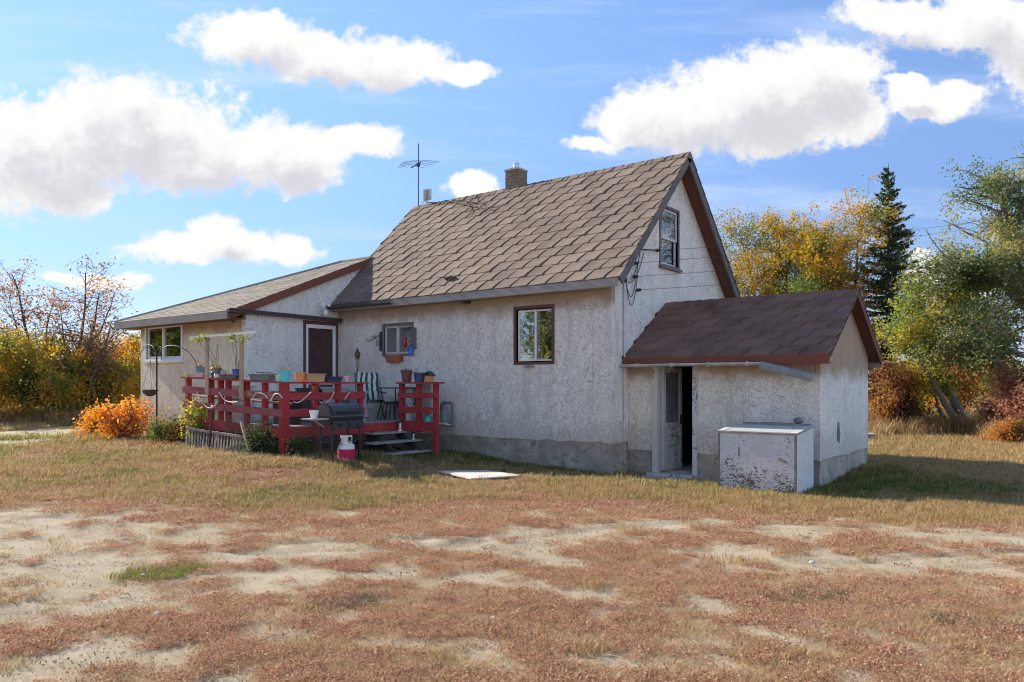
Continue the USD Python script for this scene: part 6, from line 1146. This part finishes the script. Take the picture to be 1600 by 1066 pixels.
# ------------------------------------------------------------------ picket panel, stakes, plant pole
pl_, pr_ = at(293, 669, 1, -3.95), at(386, 684, 1, -3.95); zl, zr = float(gz(pl_[0], -3.95)), float(gz(pr_[0], -3.95))
pf_ = Thing('picket_panel', 'old unpainted picket panel leaning against the front of the deck', 'fence panel', (pl_[0], -3.95, zl)); n_ = 21
pkm = [pm('picket_%s' % k, (.26, .235, .21) if k == 'a' else (.20, .18, .16), .95, .35, 10., stretch=(5, 5, 1)) for k in 'ab']
for k in range(n_):
    t = k / (n_ - 1); x = pl_[0] + (pr_[0] - pl_[0]) * t; zt = pl_[2] + (pr_[2] - pl_[2]) * t; zg = zl + (zr - zl) * t; lean = .085 + rng.uniform(-.02, .02)
    pf_.part('picket', bar((x, -3.95, zt), (x + lean, -4.03, zg - .02 + rng.uniform(0, .05)), .045, .016, (0, -1, 0)), pkm[k % 2], world=True)
pf_.part('top_rail', bar(pl_ + [-.03, -.015, .0], pr_ + [.03, -.015, .0], .04, .05), pkm[0], world=True); pf_.part('low_rail', bar((pl_[0] + .05, -3.985, zl + .12), (pr_[0] + .06, -3.985, zr + .12), .03, .05), pkm[1], world=True)
a, b = at(377, 659, 1, -4.0), at(391, 709, 1, -4.06); single('wooden_stake', bar(a, b, .05, .05), pm('old_stake', (.33, .27, .19), .9, .3, 10.), 'leaning round-topped wooden stake at the right end of the picket panel', 'stake')
a, b = at(293, 640, 1, -3.88), at(297, 690, 1, -3.95); single('thin_stick', tube([a, b], .014, 6), pkm[0], 'thin grey stick at the left end of the picket panel', 'stick')
a, b = at(332.5, 637, 1, -4.02), at(326, 706, 1, -4.08); t = Thing('black_pole', 'black metal pole leaning in front of the picket panel', 'pole', b); t.part('pole', tube([b, a], .022, 8), black_metal, world=True); t.part('cap', ysph(a + [0, 0, .01], .035, 1), steel, world=True)
hp = at(245, 600, 1, -3.35); hz_ = float(gz(hp[0], -3.35)); zt = at(245, 549, 1, -3.35)[2]; ph = Thing('plant_pole', 'black iron pole with four curved hooks for hanging baskets', 'plant hanger', (hp[0], -3.35, hz_)); ph.part('pole', tube([(0, 0, -.1), (0, 0, zt - hz_)], .02, 8), black_metal)
def hook(pts):
    from scipy.interpolate import CubicSpline
    P_ = np.array([at(x, y, 1, -3.35) - [hp[0], -3.35, hz_] + [0, dy, 0] for x, y, dy in pts]); return tube(CubicSpline(np.arange(len(P_)), P_)(np.linspace(0, len(P_) - 1, 22)), .009, 6)
for pts in ([(245, 556, 0), (241, 546, .0), (233, 540, .05), (222, 539.5, .1), (214, 543, .14)], [(245, 556, 0), (244, 547, -.06), (238, 543, -.14), (233, 552, -.2), (231, 561, -.22), (234, 563, -.22)], [(246, 556, 0), (249, 545, -.02), (258, 542, -.1), (263, 552, -.16), (265, 563, -.18)], [(246, 556, 0), (252, 545, .02), (265, 539.5, .06), (283, 547, .12), (293, 562, .16), (297, 573, .17), (300, 581, .17), (303, 579, .17)]): ph.part('hook', hook(pts), black_metal)
c = at(234.5, 613, 1, -3.57); hbk = Thing('hanging_basket', 'brown coir hanging basket on the left hook of the pole', 'basket', (c[0], -3.57, c[2] - .10)); d = (c - EYE) @ FWD; rad = 12 / FPX * d; zh = at(233, 563, 1, -3.57)[2] - hbk.loc[2]
hbk.part('coir', lathe([(0, 0), (rad * .45, .02), (rad * .85, .08), (rad, .15), (rad * .93, .15), (rad * .7, .1), (0, .1)], 20), pm('coir', (.10, .055, .032), .95, .4, 30., .8, 50.), smooth=40); hbk.part('rim', tube([(math.cos(a) * rad, math.sin(a) * rad, .15) for a in np.linspace(0, 2 * math.pi, 22)], .006, 5), iron); hbk.part('chains', join(*[tube([(math.cos(a) * rad, math.sin(a) * rad, .15), (0, 0, zh)], .004, 4, False) for a in (.4, 2.5, 4.6)]), iron)
plant_bits(hbk, hbk.loc + [0, 0, .14], 6, .06, .1, 44, 'rust', .03)
# a few small stones on the sand
r = np.random.default_rng(8); 
for k in range(6):
    x, y = [(.9, -9.15), (2.0, -9.6), (3.9, -8.2), (5.1, -5.0), (-.6, -8.6), (4.6, -6.9)][k]; m_ = trimesh.creation.icosphere(subdivisions=2, radius=1); v = np.array(m_.vertices); v = v * (1 + .5 * (meshkit.fbm(v * 2 + k, 3, k) - .5))[:, None] * np.array([.028, .022, .014]) * r.uniform(.7, 1.2)
    t = Thing('pebble', ['pebble beside the small green patch', 'pebble low at the left on the sand', 'pale pebble in the red weeds, low in the middle', 'pebble on the right sand track', 'pebble at the left on the big sand patch', 'pebble in the weeds right of the middle'][k], 'pebble', (x, y, float(gz(x, y)) + .012)); t.part('stone', (v, np.array(m_.faces)), cement_cap, smooth=True)
